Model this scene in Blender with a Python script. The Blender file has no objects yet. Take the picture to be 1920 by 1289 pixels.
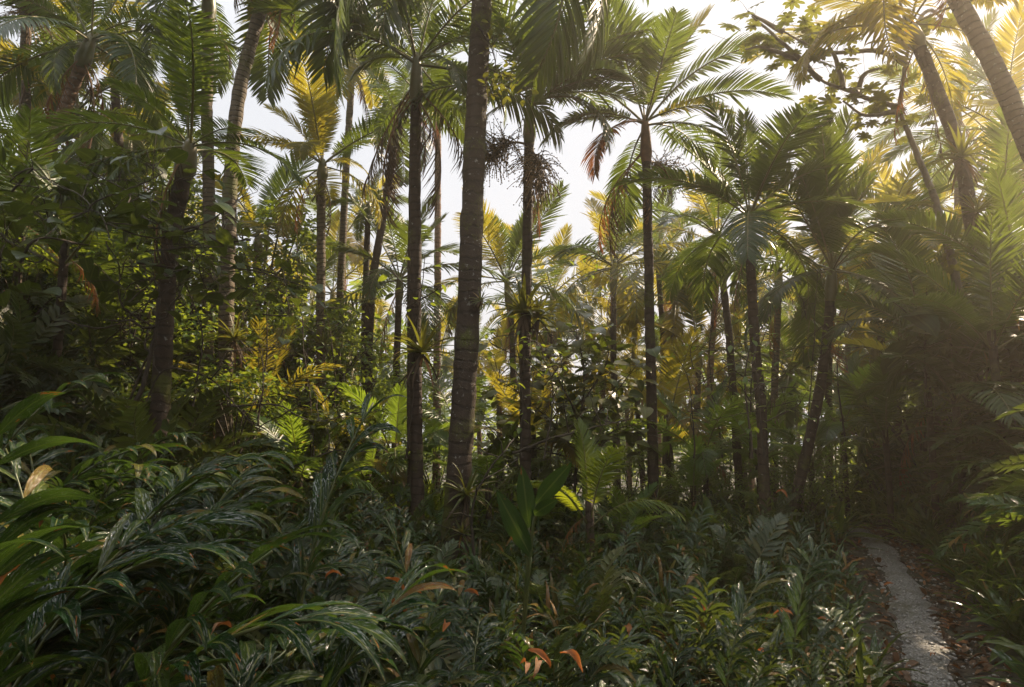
import bpy, math, random
import numpy as np
from math import sin, cos, pi, radians
from mathutils import Vector, Matrix, Euler

C = bpy.context.scene
COL = C.collection
random.seed(7)
RNG = np.random.default_rng(7)

# ------------------------------------------------------------------ camera
CAMZ, PITCH, FPX = 1.60, radians(7.0), 1280.0
cam_d = bpy.data.cameras.new('camera')
cam = bpy.data.objects.new('camera', cam_d)
COL.objects.link(cam)
cam.location = (0, 0, CAMZ)
cam.rotation_euler = (radians(90) + PITCH, 0, 0)
cam_d.sensor_width = 36.0
cam_d.lens = 36.0 * FPX / 1920.0
cam_d.clip_start = 0.05
cam_d.clip_end = 3000
C.camera = cam

# ------------------------------------------------------------------ sky and sun
SUN_EL, SUN_AZ = radians(39), radians(51)          # azimuth measured from +Y towards +X
world = bpy.data.worlds.new("World")
C.world = world
world.use_nodes = True
wn, wl = world.node_tree.nodes, world.node_tree.links
wn.clear()
w_out = wn.new('ShaderNodeOutputWorld')
w_bg = wn.new('ShaderNodeBackground')
w_sky = wn.new('ShaderNodeTexSky')
w_sky.sky_type = 'NISHITA'
w_sky.sun_disc = False
w_sky.sun_elevation = SUN_EL
w_sky.sun_rotation = SUN_AZ
w_sky.dust_density = 2.0
w_sky.air_density = 1.0
w_tc = wn.new('ShaderNodeTexCoord')
w_map = wn.new('ShaderNodeMapping')
w_map.inputs['Scale'].default_value = (1.2, 1.2, 2.6)
w_noise = wn.new('ShaderNodeTexNoise')
w_noise.inputs['Scale'].default_value = 1.7
w_noise.inputs['Detail'].default_value = 7
w_noise.inputs['Roughness'].default_value = 0.55
w_ramp = wn.new('ShaderNodeValToRGB')
w_ramp.color_ramp.elements[0].position = 0.34
w_ramp.color_ramp.elements[0].color = (0.93, 0.93, 0.93, 1)
w_ramp.color_ramp.elements[1].position = 0.56
w_ramp.color_ramp.elements[1].color = (1, 1, 1, 1)
w_mix = wn.new('ShaderNodeMixRGB')
wl.new(w_tc.outputs['Generated'], w_map.inputs['Vector'])
wl.new(w_map.outputs['Vector'], w_noise.inputs['Vector'])
wl.new(w_noise.outputs['Fac'], w_ramp.inputs['Fac'])
w_sep = wn.new('ShaderNodeSeparateXYZ')
wl.new(w_tc.outputs['Generated'], w_sep.inputs[0])
w_high = wn.new('ShaderNodeMapRange')              # an overcast sky is brighter overhead than near the horizon
w_high.interpolation_type = 'SMOOTHSTEP'
w_high.inputs['From Min'].default_value = 0.45
w_high.inputs['From Max'].default_value = 0.90
w_high.inputs['To Min'].default_value = 1.0
w_high.inputs['To Max'].default_value = 2.2
wl.new(w_sep.outputs['Z'], w_high.inputs['Value'])
w_cloud = wn.new('ShaderNodeVectorMath')
w_cloud.operation = 'SCALE'
w_cloud.inputs[0].default_value = (7.55, 7.75, 8.2)
wl.new(w_high.outputs[0], w_cloud.inputs['Scale'])
wl.new(w_ramp.outputs['Color'], w_mix.inputs['Fac'])
wl.new(w_cloud.outputs[0], w_mix.inputs['Color2'])
wl.new(w_sky.outputs['Color'], w_mix.inputs['Color1'])
wl.new(w_mix.outputs['Color'], w_bg.inputs['Color'])
w_bg.inputs['Strength'].default_value = 0.060
wl.new(w_bg.outputs['Background'], w_out.inputs['Surface'])

sun_d = bpy.data.lights.new('sun', 'SUN')
sun = bpy.data.objects.new('sun', sun_d)
COL.objects.link(sun)
sun_d.energy = 5.0
sun_d.angle = radians(0.5)
sun_d.color = (1.0, 0.80, 0.58)
SUN_DIR = Vector((sin(SUN_AZ) * cos(SUN_EL), cos(SUN_AZ) * cos(SUN_EL), sin(SUN_EL)))
sun.rotation_euler = SUN_DIR.to_track_quat('Z', 'Y').to_euler()
sun.location = SUN_DIR * 60

vs = C.view_settings
vs.view_transform = 'Standard'
vs.look = 'None'
vs.exposure = 1.02
vs.gamma = 1.0
vs.use_curve_mapping = False
cy = C.cycles
cy.use_denoising = True
cy.max_bounces = 6
cy.diffuse_bounces = 3
cy.glossy_bounces = 2
cy.transmission_bounces = 3
cy.transparent_max_bounces = 6
cy.volume_bounces = 0
cy.caustics_reflective = False
cy.caustics_refractive = False
cy.sample_clamp_indirect = 4.0
cy.use_adaptive_sampling = True
cy.adaptive_threshold = 0.02


# ------------------------------------------------------------------ helpers
def ray(px, py):
    u, v = (px - 960) / FPX, (644.5 - py) / FPX
    return Vector((u, cos(PITCH) - v * sin(PITCH), sin(PITCH) + v * cos(PITCH)))


def at(px, py, Y):
    d = ray(px, py)
    return Vector((0, 0, CAMZ)) + d * (Y / d.y)


def sstep(a, b, x):
    t = np.clip((x - a) / (b - a), 0, 1)
    return t * t * (3 - 2 * t)


PATH_Y = np.array([-4, 0, 2.0, 4.46, 5.7, 7.17, 8.8, 10.7, 13.5, 17, 24, 40])
PATH_X = np.array([0.0, 0.8, 1.55, 2.63, 3.25, 3.97, 4.70, 5.34, 6.1, 7.0, 9.5, 15])


def path_x(y):
    return np.interp(y, PATH_Y, PATH_X)


def ground_h(x, y):
    x, y = np.asarray(x, float), np.asarray(y, float)
    dx = x - path_x(y)
    right = 1.02 * np.clip(dx - 0.62, 0, 5.5) * sstep(60, 22, y) + 0.0
    near = sstep(0.5, 6.0, y)
    left = (1.15 * sstep(-0.6, -4.2, x) + 0.95 * np.clip(-x - 4.0, 0, 4.5)) * near * sstep(55, 25, y)
    fall = -0.11 * np.clip(y - 11.0, 0, 45) - 0.02 * np.clip(y - 56, 0, 300)
    bump = 0.07 * np.sin(1.7 * x + 0.4) * np.cos(1.3 * y) + 0.04 * np.sin(3.1 * x - 2.2 * y)
    bump = bump * sstep(0.25, 0.9, np.abs(dx))
    return right + left + fall + bump


def gh(x, y):
    return float(ground_h(x, y))


class Geo:
    """collects vertices, quads, triangles and a per-vertex (along, across, random) vector"""
    def __init__(s):
        s.v, s.q, s.t, s.a, s.n = [], [], [], [], 0
        s.qm, s.tm = [], []

    def add(s, v, q=None, t=None, a=None, m=0):
        v = np.asarray(v, float).reshape(-1, 3)
        s.v.append(v)
        if a is None:
            a = np.zeros((len(v), 3))
        s.a.append(np.asarray(a, float).reshape(-1, 3))
        if q is not None and len(q):
            q = np.asarray(q, int).reshape(-1, 4)
            s.q.append(q + s.n)
            s.qm.append(np.full(len(q), m))
        if t is not None and len(t):
            t = np.asarray(t, int).reshape(-1, 3)
            s.t.append(t + s.n)
            s.tm.append(np.full(len(t), m))
        s.n += len(v)

    def arrays(s):
        V = np.concatenate(s.v) if s.v else np.zeros((0, 3))
        A = np.concatenate(s.a) if s.a else np.zeros((0, 3))
        Q = np.concatenate(s.q) if s.q else np.zeros((0, 4), int)
        T = np.concatenate(s.t) if s.t else np.zeros((0, 3), int)
        QM = np.concatenate(s.qm) if s.qm else np.zeros(0, int)
        TM = np.concatenate(s.tm) if s.tm else np.zeros(0, int)
        return V, A, Q, T, QM, TM

    def scatter(s, arr, mats, rnd):
        """many transformed copies of a template (arr from arrays()) into this mesh"""
        V, A, Q, T, QM, TM = arr
        mats = np.asarray(mats)
        m, n = len(mats), len(V)
        if m == 0:
            return
        Vh = np.concatenate([V, np.ones((n, 1))], 1)
        W = np.einsum('mij,nj->mni', mats[:, :3, :], Vh).reshape(-1, 3)
        AA = np.repeat(A[None], m, 0).copy()
        AA[:, :, 2] = (AA[:, :, 2] + np.asarray(rnd)[:, None]) % 1.0
        off = (np.arange(m) * n)[:, None, None] + s.n
        s.v.append(W)
        s.a.append(AA.reshape(-1, 3))
        if len(Q):
            s.q.append((Q[None] + off).reshape(-1, 4))
            s.qm.append(np.tile(QM, m))
        if len(T):
            s.t.append((T[None] + off).reshape(-1, 3))
            s.tm.append(np.tile(TM, m))
        s.n += m * n

    def mesh(s, name, mats, smooth=True):
        V, A, Q, T, QM, TM = s.arrays()
        me = bpy.data.meshes.new(name)
        me.vertices.add(len(V))
        me.vertices.foreach_set('co', V.astype(np.float32).ravel())
        nl = len(Q) * 4 + len(T) * 3
        me.loops.add(nl)
        me.loops.foreach_set('vertex_index', np.concatenate([Q.ravel(), T.ravel()]).astype(np.int32))
        me.polygons.add(len(Q) + len(T))
        st = np.concatenate([np.arange(len(Q)) * 4, len(Q) * 4 + np.arange(len(T)) * 3]).astype(np.int32)
        me.polygons.foreach_set('loop_start', st)
        me.polygons.foreach_set('material_index', np.concatenate([QM, TM]).astype(np.int32))
        me.polygons.foreach_set('use_smooth', np.full(len(Q) + len(T), smooth))
        at_ = me.attributes.new('leaf', 'FLOAT_VECTOR', 'POINT')
        at_.data.foreach_set('vector', A.astype(np.float32).ravel())
        for m in (mats if isinstance(mats, (list, tuple)) else [mats]):
            me.materials.append(m)
        me.update(calc_edges=True)
        me.validate()
        return me


def link(name, mesh, parent=None, mat=None):
    o = bpy.data.objects.new(name, mesh)
    COL.objects.link(o)
    if parent is not None:
        o.parent = parent
    if mat is not None:
        o.matrix_local = mat
    return o


def tag(o, label=None, cat=None, group=None, kind=None):
    if label:
        o['label'] = label
    if cat:
        o['category'] = cat
    if group:
        o['group'] = group
    if kind:
        o['kind'] = kind
    return o


def thing(name, loc, label, cat, group=None, rot=None, scale=None):
    o = bpy.data.objects.new(name, None)
    o.empty_display_size = 0.2
    COL.objects.link(o)
    o.location = loc
    if rot is not None:
        o.rotation_euler = rot
    if scale is not None:
        o.scale = (scale,) * 3
    return tag(o, label, cat, group)


def copy_tree(root, loc, rot, scale, label, group=None):
    r = root.copy()
    COL.objects.link(r)
    r.location, r.rotation_euler, r.scale = loc, rot, (scale,) * 3
    if label:
        r['label'] = label
    if group:
        r['group'] = group
    for ch in list(root.children):
        c = ch.copy()
        COL.objects.link(c)
        c.parent = r
    return r


def catmull(pts, step):
    P = [np.array(p, float) for p in pts]
    P = [2 * P[0] - P[1]] + P + [2 * P[-1] - P[-2]]
    out = []
    for i in range(1, len(P) - 2):
        n = max(2, int(np.linalg.norm(P[i + 1] - P[i]) / step))
        for k in range(n):
            t = k / n
            out.append(0.5 * ((2 * P[i]) + (-P[i - 1] + P[i + 1]) * t + (2 * P[i - 1] - 5 * P[i] + 4 * P[i + 1] - P[i + 2]) * t * t
                              + (-P[i - 1] + 3 * P[i] - 3 * P[i + 1] + P[i + 2]) * t ** 3))
    out.append(P[-2])
    return np.array(out)


def tube(geo, pts, rad, sides=10, m=0, cap=True, rnd=0.0, v0=0.0):
    """tapered tube along points; attribute = (around, metres along, rnd)"""
    pts = np.asarray(pts, float)
    n = len(pts)
    rad = np.broadcast_to(np.asarray(rad, float), (n,)) if np.ndim(rad) == 0 else np.asarray(rad, float)
    tan = np.gradient(pts, axis=0)
    tan /= np.linalg.norm(tan, axis=1)[:, None] + 1e-9
    ref = np.array([0, 0, 1.0]) if abs(tan[0][2]) < 0.8 else np.array([1.0, 0, 0])
    ang = np.arange(sides) / sides * 2 * pi
    dist = np.concatenate([[0], np.cumsum(np.linalg.norm(np.diff(pts, axis=0), axis=1))]) + v0
    V, A = [], []
    u = None
    for i in range(n):
        if u is None:
            u = np.cross(ref, tan[i])
        u = u - tan[i] * np.dot(u, tan[i])
        u /= np.linalg.norm(u) + 1e-9
        w = np.cross(tan[i], u)
        V.append(pts[i] + rad[i] * (np.cos(ang)[:, None] * u + np.sin(ang)[:, None] * w))
        A.append(np.stack([ang / (2 * pi), np.full(sides, dist[i]), np.full(sides, rnd)], 1))
    V, A = np.concatenate(V), np.concatenate(A)
    i = np.arange(n - 1)[:, None] * sides
    j = np.arange(sides)[None]
    k = (j + 1) % sides
    Q = np.stack([i + j, i + k, i + k + sides, i + j + sides], -1).reshape(-1, 4)
    T = []
    if cap:
        V = np.concatenate([V, pts[-1:]])
        A = np.concatenate([A, [[0, dist[-1], rnd]]])
        b = (n - 1) * sides
        T = [[b + q, b + (q + 1) % sides, n * sides] for q in range(sides)]
    geo.add(V, Q, T, A, m)


def wob(rs, n, k, dims):
    return np.stack([np.convolve(rs.normal(0, 1, n + k), np.ones(k) / k, 'valid')[:n] for _ in range(dims)], 1)


def nrm(v):
    return v / (np.linalg.norm(v) + 1e-9)


def leaf_strip(geo, p0, d, L, W, droop=0.8, fold=0.15, n=8, rnd=0.0, m=0, up=(0, 0, 1), peak=0.4, wave=0.0, twist=0.0,
               base=0.12, seed=0, tipw=0.0):
    """one blade: centre curve starts at p0 along d and bends towards the ground; three vertices per station"""
    p, d, up = np.array(p0, float), nrm(np.array(d, float)), nrm(np.array(up, float))
    V, A = [], []
    st = L / n
    side0 = np.cross(d, up)
    if np.linalg.norm(side0) < 0.05:
        side0 = np.cross(d, np.array([1.0, 0.3, 0]))
    side0 = nrm(side0)
    for i in range(n + 1):
        t = i / n
        if t < peak:
            w = base + (1 - base) * sin(t / peak * pi / 2)
        else:
            w = cos((t - peak) / (1 - peak) * pi / 2) ** 0.85
        w = max(w, tipw) * W * 0.5
        side = nrm(side0 - d * np.dot(side0, d))
        nn = np.cross(side, d)
        if twist:
            a = twist * t
            side, nn = side * cos(a) + nn * sin(a), nn * cos(a) - side * sin(a)
        wl_ = wave * W * sin(t * 17 + seed)
        wr_ = wave * W * sin(t * 15 + seed * 1.7 + 2)
        V += [p - side * w + nn * (fold * w + wl_), p.copy(), p + side * w + nn * (fold * w + wr_)]
        A += [(t, -1, rnd), (t, 0, rnd), (t, 1, rnd)]
        p = p + d * st
        k = droop / n * (0.35 + 1.3 * t)
        d = nrm(d + np.array([0, 0, -1.0]) * k)
    Q = []
    for i in range(n):
        b = i * 3
        Q += [[b, b + 1, b + 4, b + 3], [b + 1, b + 2, b + 5, b + 4]]
    geo.add(V, Q, None, A, m)


# ------------------------------------------------------------------ materials
def nt(name):
    m = bpy.data.materials.new(name)
    m.use_nodes = True
    t = m.node_tree
    t.nodes.clear()
    out = t.nodes.new('ShaderNodeOutputMaterial')
    return m, t.nodes, t.links, out


def math_node(N, K, op, a, b=None, c=None):
    n = N.new('ShaderNodeMath')
    n.operation = op
    for i, x in enumerate((a, b, c)):
        if x is None:
            continue
        if isinstance(x, (int, float)):
            n.inputs[i].default_value = x
        else:
            K.new(x, n.inputs[i])
    return n.outputs[0]


def mixc(N, K, f, a, b):
    n = N.new('ShaderNodeMixRGB')
    for s, x in zip(('Fac', 'Color1', 'Color2'), (f, a, b)):
        if isinstance(x, (int, float)):
            n.inputs[s].default_value = x
        elif isinstance(x, (tuple, list)):
            n.inputs[s].default_value = (x[0], x[1], x[2], 1)
        else:
            K.new(x, n.inputs[s])
    return n.outputs[0]


def ramp(N, K, f, stops):
    n = N.new('ShaderNodeValToRGB')
    el = n.color_ramp.elements
    while len(el) < len(stops):
        el.new(0.5)
    for e, (p, c) in zip(el, stops):
        e.position = p
        e.color = (c[0], c[1], c[2], 1) if not isinstance(c, (int, float)) else (c, c, c, 1)
    K.new(f, n.inputs['Fac'])
    return n.outputs['Color']


def noise(N, K, vec, scale, detail=3, rough=0.5, dist=0.0):
    n = N.new('ShaderNodeTexNoise')
    n.inputs['Scale'].default_value = scale
    n.inputs['Detail'].default_value = detail
    n.inputs['Roughness'].default_value = rough
    n.inputs['Distortion'].default_value = dist
    if vec is not None:
        K.new(vec, n.inputs['Vector'])
    return n.outputs['Fac']


def leaf_mat(name, stops, trans, tfac=0.4, rough=0.42, spec=0.5, streak=(3, 10), bump=0.25, rib=0.25, spots=0.0, wrinkle=0.0, coat=0.0, spot_col=(0.25, 0.09, 0.02)):
    """stops: base colours picked by each leaf's own random number; trans: colour of light let through"""
    m, N, K, out = nt(name)
    a = N.new('ShaderNodeAttribute')
    a.attribute_name = 'leaf'
    s = N.new('ShaderNodeSeparateXYZ')
    K.new(a.outputs['Vector'], s.inputs[0])
    u, v, r = s.outputs
    oi = N.new('ShaderNodeObjectInfo')
    rr = math_node(N, K, 'FRACT', math_node(N, K, 'ADD', r, oi.outputs['Random']))
    col = ramp(N, K, rr, stops)
    # veins and blotches along the blade
    cv = N.new('ShaderNodeCombineXYZ')
    K.new(math_node(N, K, 'MULTIPLY', u, streak[0]), cv.inputs[0])
    K.new(math_node(N, K, 'MULTIPLY', v, streak[1] * 0.5), cv.inputs[1])
    K.new(math_node(N, K, 'MULTIPLY', rr, 37.0), cv.inputs[2])
    nz = noise(N, K, cv.outputs[0], 1.6, 4, 0.6, 0.4)
    tone = ramp(N, K, nz, [(0.25, 0.70), (0.75, 1.25)])
    mul = N.new('ShaderNodeMixRGB')
    mul.blend_type = 'MULTIPLY'
    mul.inputs['Fac'].default_value = 1
    K.new(col, mul.inputs['Color1'])
    K.new(tone, mul.inputs['Color2'])
    col = mul.outputs[0]
    if rib:
        ribf = math_node(N, K, 'LESS_THAN', math_node(N, K, 'ABSOLUTE', v), 0.10)
        col = mixc(N, K, math_node(N, K, 'MULTIPLY', ribf, rib), col, (0.22, 0.24, 0.07))
    if spots:
        cv2 = N.new('ShaderNodeCombineXYZ')
        K.new(math_node(N, K, 'MULTIPLY', u, 6.0), cv2.inputs[0])
        K.new(math_node(N, K, 'MULTIPLY', v, 1.4), cv2.inputs[1])
        K.new(math_node(N, K, 'MULTIPLY', rr, 91.0), cv2.inputs[2])
        n2 = noise(N, K, cv2.outputs[0], 1.0, 2)
        f = ramp(N, K, math_node(N, K, 'ADD', n2, math_node(N, K, 'MULTIPLY', u, 0.12)), [(0.80 - spots * 0.25, 0.0), (0.84 - spots * 0.25, 1.0)])
        col = mixc(N, K, f, col, spot_col)
    b = N.new('ShaderNodeBsdfPrincipled')
    K.new(col, b.inputs['Base Color'])
    b.inputs['Roughness'].default_value = rough
    b.inputs['Specular IOR Level'].default_value = spec
    if coat:
        b.inputs['Coat Weight'].default_value = coat
        b.inputs['Coat Roughness'].default_value = 0.12
    if bump:
        bp = N.new('ShaderNodeBump')
        bp.inputs['Strength'].default_value = bump
        bp.inputs['Distance'].default_value = 0.0045 if wrinkle else 0.02
        hgt = nz
        if wrinkle:
            # creases run from the midrib towards the tip, broken into short lengths
            av = math_node(N, K, 'ABSOLUTE', v)
            cw = N.new('ShaderNodeCombineXYZ')
            K.new(math_node(N, K, 'SUBTRACT', math_node(N, K, 'MULTIPLY', u, 11.0), math_node(N, K, 'MULTIPLY', av, 3.0)), cw.inputs[0])
            K.new(math_node(N, K, 'MULTIPLY', v, 3.2), cw.inputs[1])
            K.new(math_node(N, K, 'MULTIPLY', rr, 53.0), cw.inputs[2])
            w1 = noise(N, K, cw.outputs[0], 1.7, 3, 0.6, 0.5)
            hgt = math_node(N, K, 'ADD', math_node(N, K, 'MULTIPLY', nz, 0.35), math_node(N, K, 'MULTIPLY', w1, wrinkle))
            # the rain film lies in broken streaks: wet and mirror-like there, dull between
            wet = ramp(N, K, w1, [(0.53, 0.0), (0.61, 1.0)])
            K.new(math_node(N, K, 'ADD', math_node(N, K, 'MULTIPLY', wet, spec * 1.7), 0.03), b.inputs['Specular IOR Level'])
            K.new(wet, b.inputs['Coat Weight'])
            b.inputs['Coat Roughness'].default_value = 0.08
            b.inputs['Coat IOR'].default_value = 1.95
            K.new(math_node(N, K, 'SUBTRACT', rough + 0.28, math_node(N, K, 'MULTIPLY', wet, 0.34)), b.inputs['Roughness'])
        K.new(hgt, bp.inputs['Height'])
        K.new(bp.outputs[0], b.inputs['Normal'])
        K.new(bp.outputs[0], b.inputs['Coat Normal'])
    tr = N.new('ShaderNodeBsdfTranslucent')
    tc = N.new('ShaderNodeMixRGB')
    tc.blend_type = 'MULTIPLY'
    tc.inputs['Fac'].default_value = 1
    tc.inputs['Color2'].default_value = (trans[0], trans[1], trans[2], 1)
    K.new(tone, tc.inputs['Color1'])
    tcol = tc.outputs[0]
    if spots:
        tcol = mixc(N, K, f, tcol, (0.4, 0.12, 0.02))
    K.new(tcol, tr.inputs['Color'])
    mx = N.new('ShaderNodeMixShader')
    mx.inputs[0].default_value = tfac
    K.new(b.outputs[0], mx.inputs[1])
    K.new(tr.outputs[0], mx.inputs[2])
    K.new(mx.outputs[0], out.inputs['Surface'])
    return m


def bark_mat(name, c_dark, c_light, ring=11.0, moss=0.4, lichen=0.5, ringstr=0.5, moss_col=(0.10, 0.11, 0.015)):
    m, N, K, out = nt(name)
    a = N.new('ShaderNodeAttribute')
    a.attribute_name = 'leaf'
    s = N.new('ShaderNodeSeparateXYZ')
    K.new(a.outputs['Vector'], s.inputs[0])
    u, v, r = s.outputs
    g = N.new('ShaderNodeNewGeometry')
    pos = g.outputs['Position']
    nbig = noise(N, K, pos, 2.2, 4, 0.6)
    nmid = noise(N, K, pos, 14, 5, 0.65)
    nfine = noise(N, K, pos, 55, 4, 0.7)
    ph = math_node(N, K, 'ADD', math_node(N, K, 'MULTIPLY', v, ring), math_node(N, K, 'MULTIPLY', nbig, 2.2))
    fr = math_node(N, K, 'FRACT', ph)
    ringv = ramp(N, K, fr, [(0.0, 0.0), (0.10, 0.15), (0.22, 1.0), (0.85, 0.75), (1.0, 0.0)])
    col = mixc(N, K, nmid, c_dark, c_light)
    col = mixc(N, K, math_node(N, K, 'MULTIPLY', math_node(N, K, 'SUBTRACT', 1.0, ringv), ringstr), col, tuple(x * 0.35 for x in c_dark))
    if lichen:
        lf = ramp(N, K, noise(N, K, pos, 17, 5, 0.65), [(0.66 - 0.08 * lichen, 0.0), (0.70 - 0.08 * lichen, 1.0)])
        col = mixc(N, K, math_node(N, K, 'MULTIPLY', lf, 0.7), col, (0.30, 0.29, 0.25))
    if moss:
        mf = ramp(N, K, math_node(N, K, 'ADD', math_node(N, K, 'MULTIPLY', nbig, 0.7), math_node(N, K, 'MULTIPLY', nfine, 0.3)),
                  [(0.62 - 0.2 * moss, 0.0), (0.72 - 0.2 * moss, 1.0)])
        col = mixc(N, K, math_node(N, K, 'MULTIPLY', mf, 0.85), col, moss_col)
    b = N.new('ShaderNodeBsdfPrincipled')
    K.new(col, b.inputs['Base Color'])
    b.inputs['Roughness'].default_value = 0.75
    b.inputs['Specular IOR Level'].default_value = 0.35
    h = math_node(N, K, 'ADD', math_node(N, K, 'MULTIPLY', ringv, ringstr * 1.2), math_node(N, K, 'MULTIPLY', nfine, 0.8))
    h = math_node(N, K, 'ADD', h, math_node(N, K, 'MULTIPLY', nmid, 0.8))
    bp = N.new('ShaderNodeBump')
    bp.inputs['Strength'].default_value = 0.8
    bp.inputs['Distance'].default_value = 0.012
    K.new(h, bp.inputs['Height'])
    K.new(bp.outputs[0], b.inputs['Normal'])
    K.new(b.outputs[0], out.inputs['Surface'])
    return m


def plain_mat(name, c1, c2, rough=0.6, scale=8.0, bump=0.3):
    m, N, K, out = nt(name)
    g = N.new('ShaderNodeNewGeometry')
    n1 = noise(N, K, g.outputs['Position'], scale, 4, 0.6)
    b = N.new('ShaderNodeBsdfPrincipled')
    K.new(mixc(N, K, ramp(N, K, n1, [(0.3, 0.0), (0.7, 1.0)]), c1, c2), b.inputs['Base Color'])
    b.inputs['Roughness'].default_value = rough
    bp = N.new('ShaderNodeBump')
    bp.inputs['Strength'].default_value = bump
    bp.inputs['Distance'].default_value = 0.01
    K.new(n1, bp.inputs['Height'])
    K.new(bp.outputs[0], b.inputs['Normal'])
    K.new(b.outputs[0], out.inputs['Surface'])
    return m


G1, G2, G3 = (0.015, 0.042, 0.010), (0.034, 0.074, 0.014), (0.068, 0.092, 0.016)
M = {}
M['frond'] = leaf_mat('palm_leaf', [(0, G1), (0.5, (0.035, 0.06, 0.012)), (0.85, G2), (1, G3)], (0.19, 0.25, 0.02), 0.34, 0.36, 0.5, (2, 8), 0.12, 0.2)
M['frond_brightened'] = leaf_mat('brightened_palm_leaf', [(0, (0.030, 0.075, 0.016)), (0.6, (0.055, 0.110, 0.02)), (1, (0.10, 0.13, 0.02))], (0.30, 0.42, 0.03), 0.42, 0.32, 0.55, (2, 8), 0.12, 0.25)  # lighter copy of the palm leaf; midground light put into its colour
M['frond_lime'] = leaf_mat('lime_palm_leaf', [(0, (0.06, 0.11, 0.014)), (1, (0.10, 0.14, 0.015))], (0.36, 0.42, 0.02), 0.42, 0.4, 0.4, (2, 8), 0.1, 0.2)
M['frond_gold_lit'] = leaf_mat('palm_leaf_gold_lit', [(0, (0.06, 0.08, 0.012)), (0.6, (0.11, 0.11, 0.015)), (1, (0.20, 0.12, 0.02))], (0.45, 0.38, 0.03), 0.46, 0.42, 0.4, (2, 8), 0.12, 0.2, 0.35)  # yellow leaf colour that also stands in for sun on the lit fronds
M['frond_dead'] = leaf_mat('palm_leaf_dead', [(0, (0.16, 0.07, 0.025)), (0.5, (0.26, 0.12, 0.045)), (1, (0.20, 0.14, 0.08))], (0.45, 0.17, 0.05), 0.30, 0.7, 0.2, (3, 10), 0.4, 0.0)
M['frond_gray'] = leaf_mat('palm_leaf_withered', [(0, (0.07, 0.045, 0.025)), (1, (0.14, 0.10, 0.07))], (0.15, 0.09, 0.05), 0.2, 0.75, 0.2, (3, 10), 0.4, 0.0)
M['rachis'] = plain_mat('frond_stalk', (0.10, 0.11, 0.03), (0.19, 0.15, 0.05), 0.45, 12, 0.2)
M['rachis_dead'] = plain_mat('dry_frond_stalk', (0.16, 0.08, 0.03), (0.28, 0.15, 0.07), 0.7, 12, 0.3)
M['shaft'] = plain_mat('crownshaft_skin', (0.09, 0.10, 0.025), (0.17, 0.13, 0.05), 0.4, 5, 0.15)
M['shaft_dead'] = plain_mat('old_leaf_sheath', (0.09, 0.05, 0.025), (0.22, 0.11, 0.05), 0.7, 9, 0.4)
M['bark'] = bark_mat('palm_bark', (0.030, 0.020, 0.013), (0.085, 0.055, 0.034), 9, 0.3, 0.2, 0.45)
M['bark_mossy'] = bark_mat('mossy_palm_bark', (0.030, 0.021, 0.014), (0.085, 0.057, 0.036), 8, 0.42, 0.45, 0.4)
M['bark_pale'] = bark_mat('ringed_pale_bark', (0.075, 0.055, 0.03), (0.18, 0.135, 0.08), 13, 0.35, 0.4, 0.7)
M['bark_red'] = bark_mat('reddish_bark', (0.13, 0.07, 0.04), (0.32, 0.20, 0.13), 10, 0.15, 0.9, 0.6)
M['twig'] = plain_mat('twig_bark', (0.03, 0.022, 0.015), (0.07, 0.05, 0.03), 0.8, 20, 0.5)
M['branch_pale'] = plain_mat('pale_branch_bark', (0.12, 0.10, 0.07), (0.24, 0.20, 0.14), 0.7, 12, 0.4)
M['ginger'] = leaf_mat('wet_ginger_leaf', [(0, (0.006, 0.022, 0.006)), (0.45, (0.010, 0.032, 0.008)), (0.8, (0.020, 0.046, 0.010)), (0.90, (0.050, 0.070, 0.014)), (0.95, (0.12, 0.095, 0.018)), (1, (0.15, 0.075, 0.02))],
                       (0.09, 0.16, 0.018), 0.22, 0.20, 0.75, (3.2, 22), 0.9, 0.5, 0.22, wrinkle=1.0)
M['paddle'] = leaf_mat('paddle_leaf', [(0, (0.016, 0.05, 0.010)), (1, (0.03, 0.065, 0.012))], (0.10, 0.17, 0.015), 0.22, 0.4, 0.4, (2, 12), 0.15, 0.4, 0.1)
M['ginger_stem'] = plain_mat('ginger_stem_skin', (0.05, 0.075, 0.018), (0.11, 0.11, 0.03), 0.35, 9, 0.1)
M['shrub'] = leaf_mat('shrub_leaf', [(0, (0.024, 0.062, 0.011)), (0.5, (0.045, 0.095, 0.014)), (0.88, (0.070, 0.125, 0.016)), (1, (0.11, 0.13, 0.02))], (0.34, 0.42, 0.03), 0.42, 0.34, 0.5, (2, 5), 0.25, 0.25, 0.05)
M['vine'] = leaf_mat('heart_leaf', [(0, (0.022, 0.045, 0.010)), (0.6, (0.045, 0.07, 0.012)), (1, (0.11, 0.10, 0.015))], (0.14, 0.18, 0.015), 0.25, 0.34, 0.5, (2, 5), 0.25, 0.35)
M['fern'] = leaf_mat('fern_leaf', [(0, (0.016, 0.036, 0.008)), (0.6, (0.032, 0.056, 0.012)), (1, (0.075, 0.075, 0.014))], (0.14, 0.18, 0.02), 0.30, 0.30, 0.55, (2, 5), 0.3, 0.25, 0.1)
M['under'] = leaf_mat('undergrowth_leaf', [(0, (0.011, 0.034, 0.009)), (0.5, (0.020, 0.052, 0.012)), (0.9, (0.042, 0.066, 0.014)), (1, (0.20, 0.085, 0.02))], (0.12, 0.16, 0.02), 0.24, 0.24, 0.6, (3, 14), 0.8, 0.3, 0.05, wrinkle=0.8)
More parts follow.
